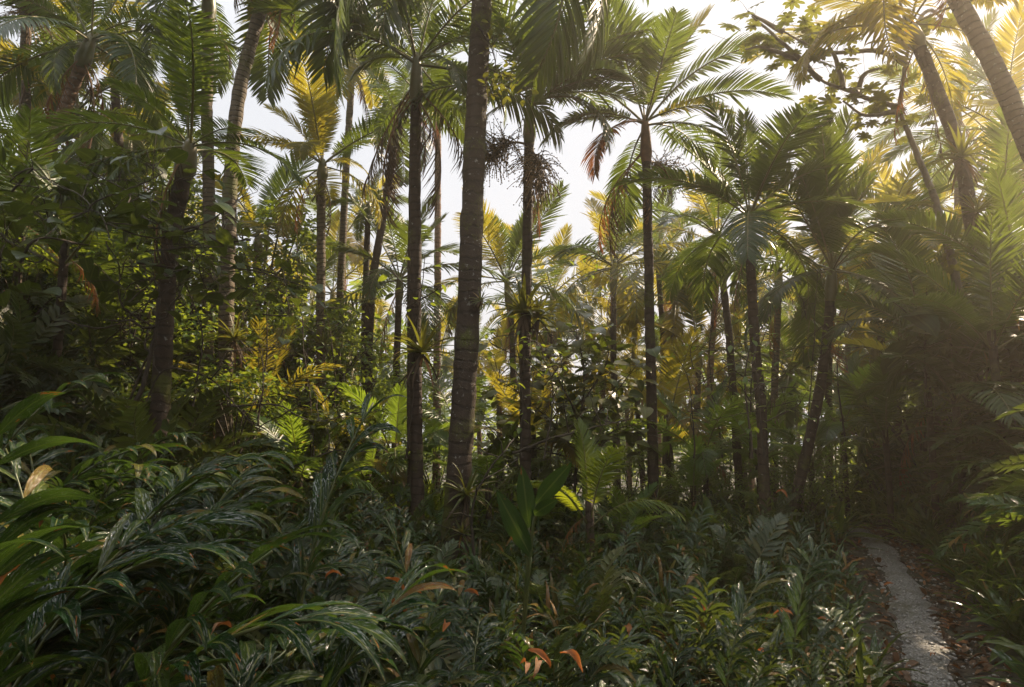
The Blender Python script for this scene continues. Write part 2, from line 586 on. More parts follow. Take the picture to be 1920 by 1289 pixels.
M['bank'] = leaf_mat('bank_leaf_brightened', [(0, (0.020, 0.055, 0.013)), (0.5, (0.036, 0.080, 0.016)), (0.93, (0.070, 0.095, 0.018)), (1, (0.18, 0.08, 0.02))], (0.20, 0.28, 0.025), 0.32, 0.28, 0.6, (3, 14), 0.6, 0.3, 0.05, wrinkle=0.6)  # brighter copy of the undergrowth leaf, lifts the shaded bank by colour
M['gold_leaf'] = leaf_mat('umbrella_leaf', [(0, (0.045, 0.065, 0.012)), (0.6, (0.08, 0.09, 0.014)), (1, (0.13, 0.11, 0.015))], (0.26, 0.27, 0.025), 0.40, 0.5, 0.4, (2, 4), 0.2, 0.3)
M['brom'] = leaf_mat('bromeliad_leaf', [(0, (0.05, 0.075, 0.015)), (0.7, (0.10, 0.11, 0.02)), (1, (0.20, 0.10, 0.02))], (0.28, 0.28, 0.03), 0.32, 0.32, 0.5, (2, 8), 0.15, 0.0, 0.2)
M['dead_leaf'] = leaf_mat('dry_orange_leaf', [(0, (0.30, 0.085, 0.018)), (0.6, (0.42, 0.14, 0.03)), (1, (0.24, 0.12, 0.05))], (0.5, 0.15, 0.03), 0.28, 0.45, 0.4, (3, 14), 0.5, 0.2)
M['litter'] = leaf_mat('litter_leaf', [(0, (0.05, 0.03, 0.018)), (0.6, (0.12, 0.06, 0.025)), (0.9, (0.20, 0.08, 0.02)), (1, (0.32, 0.10, 0.02))], (0.2, 0.08, 0.02), 0.15, 0.5, 0.4, (3, 8), 0.4, 0.0)
M['moss'] = leaf_mat('moss_tuft', [(0, (0.05, 0.06, 0.01)), (1, (0.12, 0.11, 0.02))], (0.3, 0.26, 0.03), 0.4, 0.7, 0.2, (2, 5), 0.0, 0.0)
M['fruit'] = plain_mat('palm_fruit', (0.04, 0.035, 0.02), (0.12, 0.08, 0.03), 0.5, 20, 0.2)
M['fruit_stalk'] = plain_mat('fruit_stalk', (0.16, 0.09, 0.03), (0.28, 0.17, 0.06), 0.6, 15, 0.2)
M['pebble'] = plain_mat('pebble_stone', (0.14, 0.13, 0.115), (0.30, 0.28, 0.25), 0.45, 30, 0.3)


def ground_mat():
    m, N, K, out = nt('forest_soil')
    g = N.new('ShaderNodeNewGeometry')
    pos = g.outputs['Position']
    n1, n2, n3 = noise(N, K, pos, 1.1, 5, 0.6), noise(N, K, pos, 9, 5, 0.7), noise(N, K, pos, 42, 4, 0.7)
    col = mixc(N, K, ramp(N, K, n2, [(0.35, 0), (0.65, 1)]), (0.016, 0.012, 0.008), (0.055, 0.036, 0.018))
    col = mixc(N, K, math_node(N, K, 'MULTIPLY', ramp(N, K, n1, [(0.42, 0), (0.6, 1)]), 0.6), col, (0.022, 0.034, 0.009))
    b = N.new('ShaderNodeBsdfPrincipled')
    K.new(col, b.inputs['Base Color'])
    b.inputs['Roughness'].default_value = 0.8
    bp = N.new('ShaderNodeBump')
    bp.inputs['Distance'].default_value = 0.05
    bp.inputs['Strength'].default_value = 0.9
    K.new(math_node(N, K, 'ADD', n2, math_node(N, K, 'MULTIPLY', n3, 0.5)), bp.inputs['Height'])
    K.new(bp.outputs[0], b.inputs['Normal'])
    K.new(b.outputs[0], out.inputs['Surface'])
    return m


def path_mat():
    m, N, K, out = nt('wet_gravel')
    g = N.new('ShaderNodeNewGeometry')
    pos = g.outputs['Position']
    vo = N.new('ShaderNodeTexVoronoi')
    vo.inputs['Scale'].default_value = 62
    K.new(pos, vo.inputs['Vector'])
    vo2 = N.new('ShaderNodeTexVoronoi')
    vo2.inputs['Scale'].default_value = 130
    K.new(pos, vo2.inputs['Vector'])
    n1 = noise(N, K, pos, 2.0, 4, 0.6)
    n2 = noise(N, K, pos, 20, 4, 0.7)
    col = ramp(N, K, vo.outputs['Color'], [(0.2, (0.24, 0.23, 0.21)), (0.6, (0.40, 0.385, 0.36)), (0.9, (0.52, 0.50, 0.47))])
    col = mixc(N, K, ramp(N, K, vo.outputs['Distance'], [(0.25, 0.0), (0.6, 0.7)]), col, (0.09, 0.08, 0.065))
    col = mixc(N, K, ramp(N, K, math_node(N, K, 'ADD', math_node(N, K, 'MULTIPLY', n1, 0.7), math_node(N, K, 'MULTIPLY', n2, 0.3)), [(0.5, 0), (0.62, 0.75)]), col, (0.075, 0.07, 0.03))
    b = N.new('ShaderNodeBsdfPrincipled')
    K.new(col, b.inputs['Base Color'])
    b.inputs['Roughness'].default_value = 0.42
    bp = N.new('ShaderNodeBump')
    bp.inputs['Distance'].default_value = 0.02
    bp.inputs['Strength'].default_value = 0.9
    h = math_node(N, K, 'SUBTRACT', n2, math_node(N, K, 'MULTIPLY', vo.outputs['Distance'], 1.2))
    h = math_node(N, K, 'SUBTRACT', h, math_node(N, K, 'MULTIPLY', vo2.outputs['Distance'], 0.6))
    K.new(h, bp.inputs['Height'])
    K.new(bp.outputs[0], b.inputs['Normal'])
    K.new(b.outputs[0], out.inputs['Surface'])
    return m


# ------------------------------------------------------------------ ground and path
def build_ground():
    def axis(lo, hi, n):
        t = np.linspace(-1, 1, n)
        k = 4.6
        a = np.sinh(k * t) / np.sinh(k)
        return np.where(a < 0, -a * lo, a * hi)
    xs = axis(-260, 260, 190)
    ys = axis(-60, 420, 230) + 4.0
    X, Y = np.meshgrid(xs, ys)
    Z = ground_h(X, Y)
    g = Geo()
    V = np.stack([X, Y, Z], -1).reshape(-1, 3)
    nx, ny = len(xs), len(ys)
    i = np.arange(ny - 1)[:, None] * nx
    j = np.arange(nx - 1)[None]
    Q = np.stack([i + j, i + j + 1, i + j + 1 + nx, i + j + nx], -1).reshape(-1, 4)
    g.add(V, Q)
    o = link('ground', g.mesh('ground', ground_mat()))
    tag(o, 'dark damp forest soil under the undergrowth and palms', 'ground', kind='structure')

    g = Geo()
    ys = np.linspace(-2, 22, 240)
    nw = 11
    V = []
    for y in ys:
        c = float(path_x(y))
        wl_ = 0.18 + 0.03 * sin(y * 2.3) + 0.03 * sin(y * 5.1 + 1) + 0.05 * (RNG.random() - 0.5)
        wr_ = 0.18 + 0.03 * sin(y * 1.9 + 2) + 0.03 * sin(y * 6.3) + 0.05 * (RNG.random() - 0.5)
        for k in range(nw):
            s = k / (nw - 1) * 2 - 1
            x = c + (s * wl_ if s < 0 else s * wr_) * 1.12
            z = gh(x, y) + 0.028 - 0.05 * s * s * abs(s)
            V.append((x, y, z))
    n = len(ys)
    i = np.arange(n - 1)[:, None] * nw
    j = np.arange(nw - 1)[None]
    Q = np.stack([i + j, i + j + 1, i + j + 1 + nw, i + j + nw], -1).reshape(-1, 4)
    g.add(V, Q)
    o = link('path', g.mesh('path', path_mat()))
    tag(o, 'narrow wet gravel footpath curving away along the right bank', 'path', kind='structure')

    # loose stones on and beside the path
    g = Geo()
    import bmesh
    bm = bmesh.new()
    bmesh.ops.create_icosphere(bm, subdivisions=1, radius=1.0)
    V = np.array([v.co[:] for v in bm.verts])
    T = np.array([[v.index for v in f.verts] for f in bm.faces])
    bm.free()
    for rep in range(5):
        Vr = V * (1 + 0.35 * (RNG.random((len(V), 1)) - 0.5))
        tg = Geo()
        tg.add(Vr, None, T)
        arr = tg.arrays()
        mats = []
        for k in range(300):
            y = 2.5 + 10 * RNG.random() ** 1.3
            off = RNG.normal(0, 0.18) if k % 4 else 0.30 + 0.22 * RNG.random()
            x = float(path_x(y)) + off
            s = 0.005 + 0.016 * RNG.random() ** 2.5
            z = gh(x, y) + (0.03 if abs(off) < 0.25 else 0.005)
            e = Euler((RNG.normal(0, .3), RNG.normal(0, .3), RNG.random() * 6.3)).to_matrix().to_4x4()
            mt = Matrix.Translation((x, y, z)) @ e @ Matrix.Diagonal((s * 1.3, s, s * 0.6, 1))
            mats.append(np.array(mt))
        g.scatter(arr, mats, RNG.random(len(mats)))
    o = link('gravel', g.mesh('gravel', M['pebble'], smooth=True))
    tag(o, 'loose wet stones on and beside the gravel footpath', 'gravel', kind='stuff')


build_ground()


# ------------------------------------------------------------------ palm fronds (unit length, along +X, up +Z)
def frond_geo(n=54, arch=0.9, lob=0.27, lw=0.0150, vee=0.25, droop=0.35, seed=0, start=0.16, ragged=0.0, collapse=0.0, mess=0.3, tube_sides=5, seg=4, rach=0.008):
    rs = np.random.default_rng(seed)
    g = Geo()
    ns = 40
    s = np.linspace(0, 1, ns)
    th = -arch * s ** 1.4
    ds = 1.0 / (ns - 1)
    px = np.concatenate([[0], np.cumsum(np.cos(th[:-1]) * ds)])
    pz = np.concatenate([[0], np.cumsum(np.sin(th[:-1]) * ds)])
    side_bend = 0.04 * rs.normal() * s ** 2
    P = np.stack([px, side_bend, pz], 1)
    tube(g, P[::3], (rach * (1 - 0.85 * s) + 0.0012)[::3], tube_sides, m=1, rnd=rs.random())
    for i in range(n):
        f = (i + 0.5 * rs.random()) / n
        sp = start + (1 - start) * f
        k = min(ns - 1.001, sp * (ns - 1))
        i0 = int(k)
        p = P[i0] + (P[i0 + 1] - P[i0]) * (k - i0)
        t = np.array([cos(th[i0]), 0, sin(th[i0])])
        nn = np.array([-sin(th[i0]), 0, cos(th[i0])])
        prof = (min(1, (0.35 + 1.6 * f)) * (1 - 0.68 * max(0, (f - 0.45) / 0.55) ** 1.7))
        for sg in (-1, 1):
            if rs.random() < ragged:
                continue
            al = radians(78 - 48 * f) + rs.normal() * 0.10 * mess + (0.35 * rs.normal() if rs.random() < 0.06 * mess else 0)
            if collapse:
                al = al * (1 - 0.5 * collapse) + rs.normal() * 0.25 * collapse
            ve = vee + rs.normal() * 0.14 * mess - (0.9 * rs.random() if rs.random() < 0.08 * mess else 0) - collapse * (0.9 + 0.4 * rs.random())
            d = cos(al) * t + sin(al) * (sg * cos(ve) * np.array([0, 1.0, 0]) + sin(ve) * nn)
            L = lob * prof * (0.92 + 0.16 * rs.random())
            W = lw * (0.75 + 0.5 * prof) * (0.9 + 0.2 * rs.random())
            if collapse:
                W *= 0.55
            # the blade lies in the frond's own plane
            up = nn * cos(ve) - sg * sin(ve) * np.array([0, 1.0, 0]) + rs.normal(0, 0.12, 3)
            leaf_strip(g, p, d, L, W, droop=(droop + 0.25 * collapse) * (0.7 + 0.6 * rs.random()), fold=0.35, n=seg,
                       rnd=(0.25 * rs.random()) % 1, m=0, up=up, peak=0.35, base=0.35, twist=rs.normal() * (0.15 + collapse))
    return g


def frond_tip(arch):
    s = np.linspace(0, 1, 40)
    th = -arch * s ** 1.4
    return float(np.sum(np.cos(th[:-1])) / 39), float(np.sum(np.sin(th[:-1])) / 39)


FR = {}          # kind -> list of (geo arrays kept as mesh per material)
SPECS = {
    'erect': [dict(arch=0.30, vee=0.35, droop=0.20, seed=1), dict(arch=0.5, vee=0.30, droop=0.30, seed=2), dict(arch=0.45, vee=0.15, droop=0.5, seed=31, ragged=0.07, mess=1.0)],
    'arch': [dict(arch=0.85, vee=0.22, droop=0.45, seed=3), dict(arch=1.05, vee=0.12, droop=0.6, seed=4), dict(arch=0.7, vee=0.2, droop=0.4, seed=5, ragged=0.04), dict(arch=0.95, vee=0.05, droop=0.8, seed=32, ragged=0.10, mess=1.2), dict(arch=1.2, vee=-0.05, droop=0.9, seed=33, ragged=0.06, mess=0.8)],
    'droop': [dict(arch=1.5, vee=0.0, droop=0.9, seed=6), dict(arch=1.8, vee=-0.1, droop=1.1, seed=7, ragged=0.06), dict(arch=1.25, vee=-0.05, droop=1.0, seed=8), dict(arch=1.6, vee=-0.25, droop=1.3, seed=34, ragged=0.15, mess=1.6)],
    'dead': [dict(arch=1.0, vee=-0.2, droop=1.0, seed=9, ragged=0.25, collapse=0.9, n=30), dict(arch=0.6, vee=-0.3, droop=1.2, seed=10, ragged=0.35, collapse=1.0, n=28)],
}
FG = {k: [frond_geo(**d) for d in v] for k, v in SPECS.items()}
TIP = {k: [frond_tip(d['arch']) for d in v] for k, v in SPECS.items()}
_frond_cache = {}


def frond_mesh(kind, i, mat='frond'):
    key = (kind, i, mat)
    if key not in _frond_cache:
        dead = mat in ('frond_dead', 'frond_gray')
        _frond_cache[key] = FG[kind][i].mesh('frond', [M[mat], M['rachis_dead'] if dead else M['rachis']])
    return _frond_cache[key]


def dir_matrix(az, el, roll=0.0):
    """frame whose X points along azimuth az (from +X, counter-clockwise) and elevation el, Z upwards"""
    X = Vector((cos(el) * cos(az), cos(el) * sin(az), sin(el)))
    Y = Vector((-sin(az), cos(az), 0))
    Z = X.cross(Y)
    m = Matrix((X, Y, Z)).transposed().to_4x4()
    return m @ Matrix.Rotation(roll, 4, 'X')


def frond_to(root, base, tip, kind='arch', i=0, mat='frond', roll=0.0, name='frond'):
    v = tip - base
    cx, cz = TIP[kind][i]
    ch = math.hypot(cx, cz)
    el = math.asin(max(-1, min(1, v.z / v.length))) - math.atan2(cz, cx)
    az = math.atan2(v.y, v.x)
    m = Matrix.Translation(base - root.location) @ dir_matrix(az, el, roll) @ Matrix.Scale(v.length / ch, 4)
    return link(name, frond_mesh(kind, i, mat), root, m)


def crown(root, top, L, n, seed, mat='frond', el_hi=80, el_lo=-5, az0=None, skip=None, alt=None, altp=0.0):
    rs = random.Random(seed)
    a0 = rs.random() * 6.28 if az0 is None else az0
    for i in range(n):
        f = i / max(1, n - 1)
        az = a0 + i * 2.39996 + rs.gauss(0, 0.15)
        el = radians(el_hi + (el_lo - el_hi) * f ** 0.85 + rs.gauss(0, 5))
        kind = 'erect' if f < 0.25 else ('arch' if f < 0.72 else 'droop')
        k = rs.randrange(len(SPECS[kind]))
        mm = alt if (alt and rs.random() < altp) else mat
        s = L * (0.80 + 0.25 * rs.random()) * (0.85 if f < 0.12 else 1)
        off = Vector((cos(az) * 0.04, sin(az) * 0.04, -0.12 * f))
        m = Matrix.Translation(top + off - root.location) @ dir_matrix(az, el, rs.gauss(0, 0.15)) @ Matrix.Scale(s, 4)
        link('frond', frond_mesh(kind, k, mm), root, m)


def fruit_mesh(seed, hang=0.9):
    rs = np.random.default_rng(seed)
    g = Geo()
    main = catmull([(0, 0, 0), (0.18, 0, 0.06), (0.38, 0, -0.02), (0.5, 0, -0.10 * hang)], 0.05)
    tube(g, main, np.linspace(0.014, 0.006, len(main)), 6, m=0)
    bead = np.array([(1, 0, 0), (-1, 0, 0), (0, 1, 0), (0, -1, 0), (0, 0, 1), (0, 0, -1)], float)
    bt = [(0, 2, 4), (2, 1, 4), (1, 3, 4), (3, 0, 4), (2, 0, 5), (1, 2, 5), (3, 1, 5), (0, 3, 5)]
    for k in range(130):
        p = main[int((0.3 + 0.7 * rs.random()) * (len(main) - 1))]
        d = nrm(np.array([0.6, 0, 0]) + rs.normal(0, 0.6, 3))
        pts = [p]
        for q in range(5):
            pts.append(pts[-1] + d * 0.07)
            d = nrm(d + np.array([0, 0, -0.22 * hang]))
        tube(g, pts, np.linspace(0.006, 0.003, 6), 3, m=0)
        for q in range(7):
            c = pts[1 + q % 5] + rs.normal(0, 0.012, 3)
            g.add(c + bead * 0.009, None, bt, None, 1)
    return g.mesh('fruit_cluster', [M['fruit_stalk'], M['fruit']])


FRUIT = [fruit_mesh(1, 0.6), fruit_mesh(2, 1.4)]


def palm(label, pts, d0, d1, L=2.4, n=11, seed=0, bark='bark', mat='frond', alt=None, altp=0.0, sig=(), dead=2, fruit=0, shaft=0.7, el_lo=-5,
         el_hi=80, group=None, extend=True, deadmat='frond_dead', name='palm_tree', sheath=False, cat='palm tree', auto=True):
    P = [p if isinstance(p, Vector) else at(*p) for p in pts]
    if extend:
        b = P[0].copy()
        d = (P[0] - P[1])
        slope = Vector((d.x, d.y, 0)) / max(0.2, abs(d.z))
        dz = b.z - gh(b.x, b.y)
        b2 = Vector((b.x, b.y, 0)) + slope * max(0, dz) * 0.4
        b2.z = gh(b2.x, b2.y) - 0.12
        if b.z - b2.z > 0.25:
            P = [b2] + P
        else:
            P[0].z = min(P[0].z, b2.z)
    root = thing(name, (P[0].x, P[0].y, P[0].z + (0.12 if extend else 0)), label, cat, group)
    R = root.location
    cv = catmull([tuple(p - R) for p in P], 0.09)
    rs = np.random.default_rng(seed + 100)
    t = np.linspace(0, 1, len(cv))
    rad = 0.5 * (d0 + (d1 - d0) * t)
    rad = rad * (1 + 0.35 * np.exp(-t * 28)) * (1 + 0.035 * np.sin(np.arange(len(cv)) * 2.1) + 0.03 * rs.normal(0, 1, len(cv)))
    cv[:, :2] += wob(rs, len(cv), 9, 2) * 0.012
    g = Geo()
    tube(g, cv, rad, 16, rnd=rs.random())
    link('trunk', g.mesh('trunk', M[bark]), root)
    if bark == 'bark_mossy':
        g = Geo()
        for q in range(1500):
            i = rs.integers(0, len(cv) - 1)
            a_ = rs.normal(0.2, 0.75)
            d_ = np.array([cos(a_), sin(a_) * 0.8, 0])
            leaf_strip(g, cv[i] + d_ * rad[i] * 0.97 + np.array([0, 0, 0.09 * rs.random()]), d_ + rs.normal(0, 0.5, 3), 0.022 + 0.03 * rs.random(), 0.008, droop=1.2, n=2, rnd=rs.random())
        link('moss', g.mesh('moss', M['moss']), root)
    if not auto and not sig:
        return root
    # crownshaft: the green sheath between trunk and fronds
    axis = Vector(nrm(cv[-1] - cv[-6]))
    top = Vector(cv[-1])
    g = Geo()
    hs = np.linspace(-0.05, shaft, 10)
    prof = np.interp(hs / shaft, [-0.1, 0, 0.15, 0.5, 0.85, 1], [0.95, 1.0, 1.25, 1.05, 0.75, 0.45]) * d1 * 0.56
    tube(g, [tuple(top + axis * h) for h in hs], prof, 12)
    link('crownshaft', g.mesh('crownshaft', M['shaft_dead' if sheath else 'shaft']), root)
    ct = top + axis * shaft * 0.93 + R
    for s_ in sig:
        tip = at(*s_[0])
        kw = s_[1] if len(s_) > 1 else {}
        kw = dict(kw)
        b = ct - axis * kw.pop('low', 0.05)
        kw.setdefault('mat', mat)
        frond_to(root, b, tip, **kw)
    if auto:
        crown(root, ct, L, n, seed, mat, el_hi, el_lo, alt=alt, altp=altp)
    rr = random.Random(seed + 5)
    for k in range(dead):
        az = rr.random() * 6.28
        m = Matrix.Translation(top + axis * shaft * (0.1 + 0.3 * rr.random())) @ dir_matrix(az, radians(-35 - 40 * rr.random())) @ Matrix.Scale(L * (0.45 + 0.35 * rr.random()), 4)
        link('dead_frond', frond_mesh('dead', rr.randrange(2), deadmat if rr.random() < 0.6 else 'frond_gray'), root, m)
    for k in range(fruit):
        az = rr.random() * 6.28 if fruit != 2 else (pi if k == 0 else -1.2)
        m = Matrix.Translation(top + axis * (-0.05 - 0.1 * k)) @ dir_matrix(az, radians(5 - 45 * (k % 2) - 20 * rr.random())) @ Matrix.Scale(1.35, 4)
        link('fruit_cluster', FRUIT[k % 2], root, m)
    return root


# ------------------------------------------------------------------ palms
def bromeliad_mesh(seed, n=30, L=0.42, dead=8):
    rs = np.random.default_rng(seed)
    g = Geo()
    for k in range(n):
        az = k * 2.4 + rs.normal() * 0.2
        el = radians(75 - 85 * (k / n) ** 0.8 + rs.normal() * 6)
        d = (cos(el) * cos(az), cos(el) * sin(az), sin(el))
        leaf_strip(g, (d[0] * 0.02, d[1] * 0.02, 0.02), d, L * (0.75 + 0.4 * rs.random()), 0.042, droop=1.1, fold=0.5, n=7, rnd=rs.random(), base=0.8, peak=0.15)
    h = Geo()
    for k in range(dead):
        az = rs.random() * 6.28
        leaf_strip(h, (0, 0, 0), (cos(az) * 0.6, sin(az) * 0.6, -0.7), L * (0.7 + 0.4 * rs.random()), 0.035, droop=1.4, fold=0.5, n=6, rnd=rs.random(), base=0.8, peak=0.2)
    return g.mesh('rosette', M['brom']), h.mesh('withered_leaves', M['frond_gray'])


BROM = [bromeliad_mesh(s, n) for s, n in ((1, 30), (2, 38), (3, 24))]


def bromeliad(label, px, py, Y, s, k=0, lean=0.0):
    p = at(px, py, Y)
    t = thing('bromeliad', p, label, 'bromeliad', 'bromeliads perched on the palm trunks', (0, lean, random.random() * 6.28), s)
    link('rosette', BROM[k][0], t)
    link('withered_leaves', BROM[k][1], t)


# --- the palms whose trunks stand out
palm('stoutest mossy dark palm trunk crossing the whole height in mid view', [(848, 1060, 7.4), (862, 860, 7.4), (878, 600, 7.4), (889, 300, 7.4), (904, 0, 7.5), (914, -130, 7.5), (920, -200, 7.5)],
     0.275, 0.225, L=2.7, n=8, seed=1, bark='bark_mossy', dead=3, el_lo=-35,
     sig=[((640, 130, 7.0), dict(kind='droop', i=2)), ((1090, 110, 7.2), dict(kind='droop', i=0)), ((1000, 150, 7.0), dict(kind='droop', i=1))])
palm('dark slim palm with ragged dead fronds, next to the stoutest mossy trunk', [(784, 980, 9.0), (780, 760, 9.0), (779, 450, 9.0), (780, 190, 9.0)],
     0.175, 0.145, L=2.5, n=9, seed=2, dead=5, deadmat='frond_gray', el_lo=5,
     sig=[((640, 45, 8.4), dict(kind='arch', i=0)), ((655, 150, 8.6), dict(kind='droop', i=2)), ((930, 75, 9.2), dict(kind='arch', i=1)), ((700, -40, 8.5), dict(kind='erect', i=1)), ((860, 170, 8.4), dict(kind='droop', i=0)), ((818, 400, 8.8), dict(kind='dead', i=0, mat='frond_gray', name='dead_frond', low=0.6)), ((800, 330, 8.8), dict(kind='dead', i=1, mat='frond_gray', name='dead_frond', low=0.6)), ((745, 210, 8.8), dict(kind='dead', i=1, mat='frond_gray', name='dead_frond', low=0.4))])
palm('palm with brushy fruit clusters and a big bromeliad halfway up its trunk', [(986, 1050, 9.6), (985, 740, 9.6), (988, 450, 9.6), (992, 265, 9.6)],
     0.165, 0.14, L=2.5, n=8, seed=3, dead=1, fruit=2, el_lo=15,
     sig=[((1140, 275, 9.0), dict(kind='droop', i=1)), ((1240, 40, 9.2), dict(kind='arch', i=0)), ((1020, -40, 8.6), dict(kind='erect', i=0)), ((1180, 150, 8.8), dict(kind='arch', i=2)),
          ((860, 130, 9.4), dict(kind='arch', i=1)), ((900, 245, 9.2), dict(kind='droop', i=2)), ((1090, 60, 8.4), dict(kind='arch', i=1)), ((1260, 110, 9.4), dict(kind='arch', i=1)), ((1130, 10, 9.8), dict(kind='erect', i=1)), ((1200, 190, 9.2), dict(kind='arch', i=0)), ((930, 30, 9.0), dict(kind='arch', i=2))])
palm('straight palm with one long frond reaching out sideways against white sky', [(1230, 1080, 10.0), (1222, 760, 10.0), (1214, 400, 10.0), (1211, 300, 10.0)],
     0.165, 0.135, L=2.3, n=9, seed=4, dead=3, fruit=1, el_lo=-5, sheath=True,
     sig=[((1480, 172, 9.6), dict(kind='arch', i=0)), ((1330, 25, 10.2), dict(kind='erect', i=0, mat='frond_gold_lit')), ((1375, 215, 9.4), dict(kind='arch', i=1, mat='frond_gold_lit')), ((1030, 255, 9.6), dict(kind='arch', i=0)),
          ((1110, 330, 9.4), dict(kind='droop', i=0, mat='frond_dead')), ((1265, 30, 9.2), dict(kind='erect', i=1))])
palm('slim dark palm under a dense dark fan of fronds', [(1440, 1060, 9.4), (1428, 800, 9.4), (1414, 620, 9.4), (1408, 480, 9.4)],
     0.155, 0.13, L=2.0, n=10, seed=5, dead=1, el_lo=-10,
     sig=[((1392, 215, 9.2), dict(kind='erect', i=0)), ((1560, 225, 9.0), dict(kind='arch', i=2)), ((1600, 300, 8.8), dict(kind='arch', i=0)), ((1285, 350, 9.0), dict(kind='arch', i=1)), ((1480, 260, 8.6), dict(kind='erect', i=1))])
palm('palm whose thin trunk leans and curves towards the path', [(1470, 1010, 10.0), (1500, 900, 10.0), (1536, 740, 10.0), (1552, 620, 10.0), (1556, 560, 10.0)],
     0.165, 0.135, L=2.1, n=10, seed=6, dead=1, el_lo=-20, shaft=0.55,
     sig=[((1720, 470, 9.6), dict(kind='arch', i=0)), ((1440, 600, 9.6), dict(kind='droop', i=2)), ((1690, 640, 9.6), dict(kind='droop', i=0)), ((1640, 330, 9.4), dict(kind='erect', i=1)), ((1500, 330, 9.4), dict(kind='erect', i=0)), ((1590, 215, 9.6), dict(kind='erect', i=0)), ((1490, 225, 9.8), dict(kind='erect', i=1)), ((1550, 230, 9.0), dict(kind='arch', i=2))])
palm('thin straight palm close behind the slim one under the dark fan', [(1392, 1020, 12.0), (1378, 780, 12.0), (1366, 620, 12.0), (1353, 500, 12.0)],
     0.15, 0.12, L=2.0, n=10, seed=7, dead=1, el_lo=-15)
# sun side: leaning trunks in the warm haze
palm('shaggy leaning palm with a bromeliad clump, crown at the top edge', [(1900, 640, 8.6), (1836, 480, 8.6), (1800, 290, 8.6), (1752, 160, 8.6), (1722, 85, 8.6)],
     0.20, 0.165, L=2.2, n=9, seed=9, bark='bark_mossy', dead=2, el_lo=-5, shaft=0.4, mat='frond_gold_lit',
     sig=[((1520, 15, 8.4), dict(kind='arch', i=0, mat='frond_gold_lit')), ((1880, 120, 8.2), dict(kind='arch', i=1, mat='frond_gold_lit')), ((1560, 60, 8.0), dict(kind='arch', i=1))])
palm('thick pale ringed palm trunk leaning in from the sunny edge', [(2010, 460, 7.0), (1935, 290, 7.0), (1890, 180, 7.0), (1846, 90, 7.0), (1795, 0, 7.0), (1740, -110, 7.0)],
     0.205, 0.18, L=2.3, n=8, seed=10, bark='bark_pale', dead=1, mat='frond_gold_lit', el_lo=-25)
# shady side
palm('short dark palm holding one big frond straight up like a comb', [(298, 800, 7.0), (310, 580, 7.0), (322, 440, 7.0), (345, 330, 7.0)],
     0.20, 0.165, L=1.8, n=4, seed=11, bark='bark', dead=1, el_lo=0, shaft=0.4,
     sig=[((330, 30, 6.4), dict(kind='erect', i=0)), ((60, 255, 6.6), dict(kind='arch', i=1)), ((560, 340, 6.6), dict(kind='arch', i=1)), ((200, 160, 6.4), dict(kind='arch', i=0)), ((470, 250, 6.3), dict(kind='arch', i=2)),
          ((180, 430, 6.4), dict(kind='droop', i=0)), ((300, 520, 6.6), dict(kind='dead', i=0, mat='frond_gray', name='dead_frond'))])
palm('tall pale palm with close rings, bending outward near the top', [(421, 760, 9.0), (425, 560, 9.0), (432, 340, 9.0), (446, 190, 9.0), (470, 85, 9.0), (497, -10, 9.0), (515, -80, 9.0)],
     0.20, 0.175, L=2.5, n=11, seed=12, bark='bark_pale', dead=4, el_lo=-25,
     sig=[((640, 90, 8.6), dict(kind='droop', i=2)), ((590, 130, 8.4), dict(kind='droop', i=0)), ((330, -20, 8.4), dict(kind='arch', i=1))])
palm('straight yellowish palm trunk behind the upright comb frond', [(385, 760, 10.5), (392, 500, 10.5), (389, 200, 10.5), (392, 30, 10.5)],
     0.20, 0.17, L=2.3, n=10, seed=13, bark='bark_pale', dead=2, el_lo=-15, alt='frond_gold_lit', altp=0.3,
     sig=[((250, 20, 9.8), dict(kind='arch', i=0)), ((520, 60, 9.8), dict(kind='arch', i=1)), ((300, 100, 9.4), dict(kind='droop', i=2))])
palm('leaning reddish palm with bunches of rusty dead fronds', [(70, 340, 9.5), (118, 215, 9.5), (152, 122, 9.5)],
     0.19, 0.17, L=2.3, n=10, seed=14, bark='bark_red', dead=6, el_lo=-15, shaft=0.5,
     sig=[((75, 30, 9.0), dict(kind='arch', i=1)), ((310, 40, 9.0), dict(kind='arch', i=0)), ((250, 190, 8.8), dict(kind='droop', i=1)), ((100, 170, 9.0), dict(kind='droop', i=0))])
palm('thin palm with a swollen green crownshaft at the shaded edge', [(42, 420, 10.0), (46, 230, 10.0), (48, 90, 10.0), (50, 45, 10.0)],
     0.16, 0.15, L=2.2, n=8, seed=15, bark='bark_pale', dead=1, fruit=1, el_lo=-10)
palm('sunlit yellowing palm standing free against the white sky', [(603, 760, 11.5), (601, 560, 11.5), (602, 400, 11.5), (604, 335, 11.5)],
     0.155, 0.15, L=1.9, n=9, seed=16, bark='bark_pale', dead=2, el_lo=-15, mat='frond_gold_lit', alt='frond', altp=0.35, shaft=0.35,
     sig=[((500, 200, 11.2), dict(kind='arch', i=2, mat='frond_gold_lit')), ((540, 140, 11.0), dict(kind='erect', i=1, mat='frond_gold_lit')), ((615, 165, 11.2), dict(kind='erect', i=0, mat='frond_gold_lit')), ((690, 330, 11.4), dict(kind='droop', i=0)), ((480, 270, 11.2), dict(kind='arch', i=1, mat='frond_gold_lit'))])
palm('small palm with a tight tufted crown over a thin trunk', [(682, 800, 13.5), (683, 620, 13.5), (688, 480, 13.5), (690, 405, 13.5)],
     0.15, 0.12, L=0.95, n=13, seed=17, dead=1, el_lo=-25, shaft=0.3)
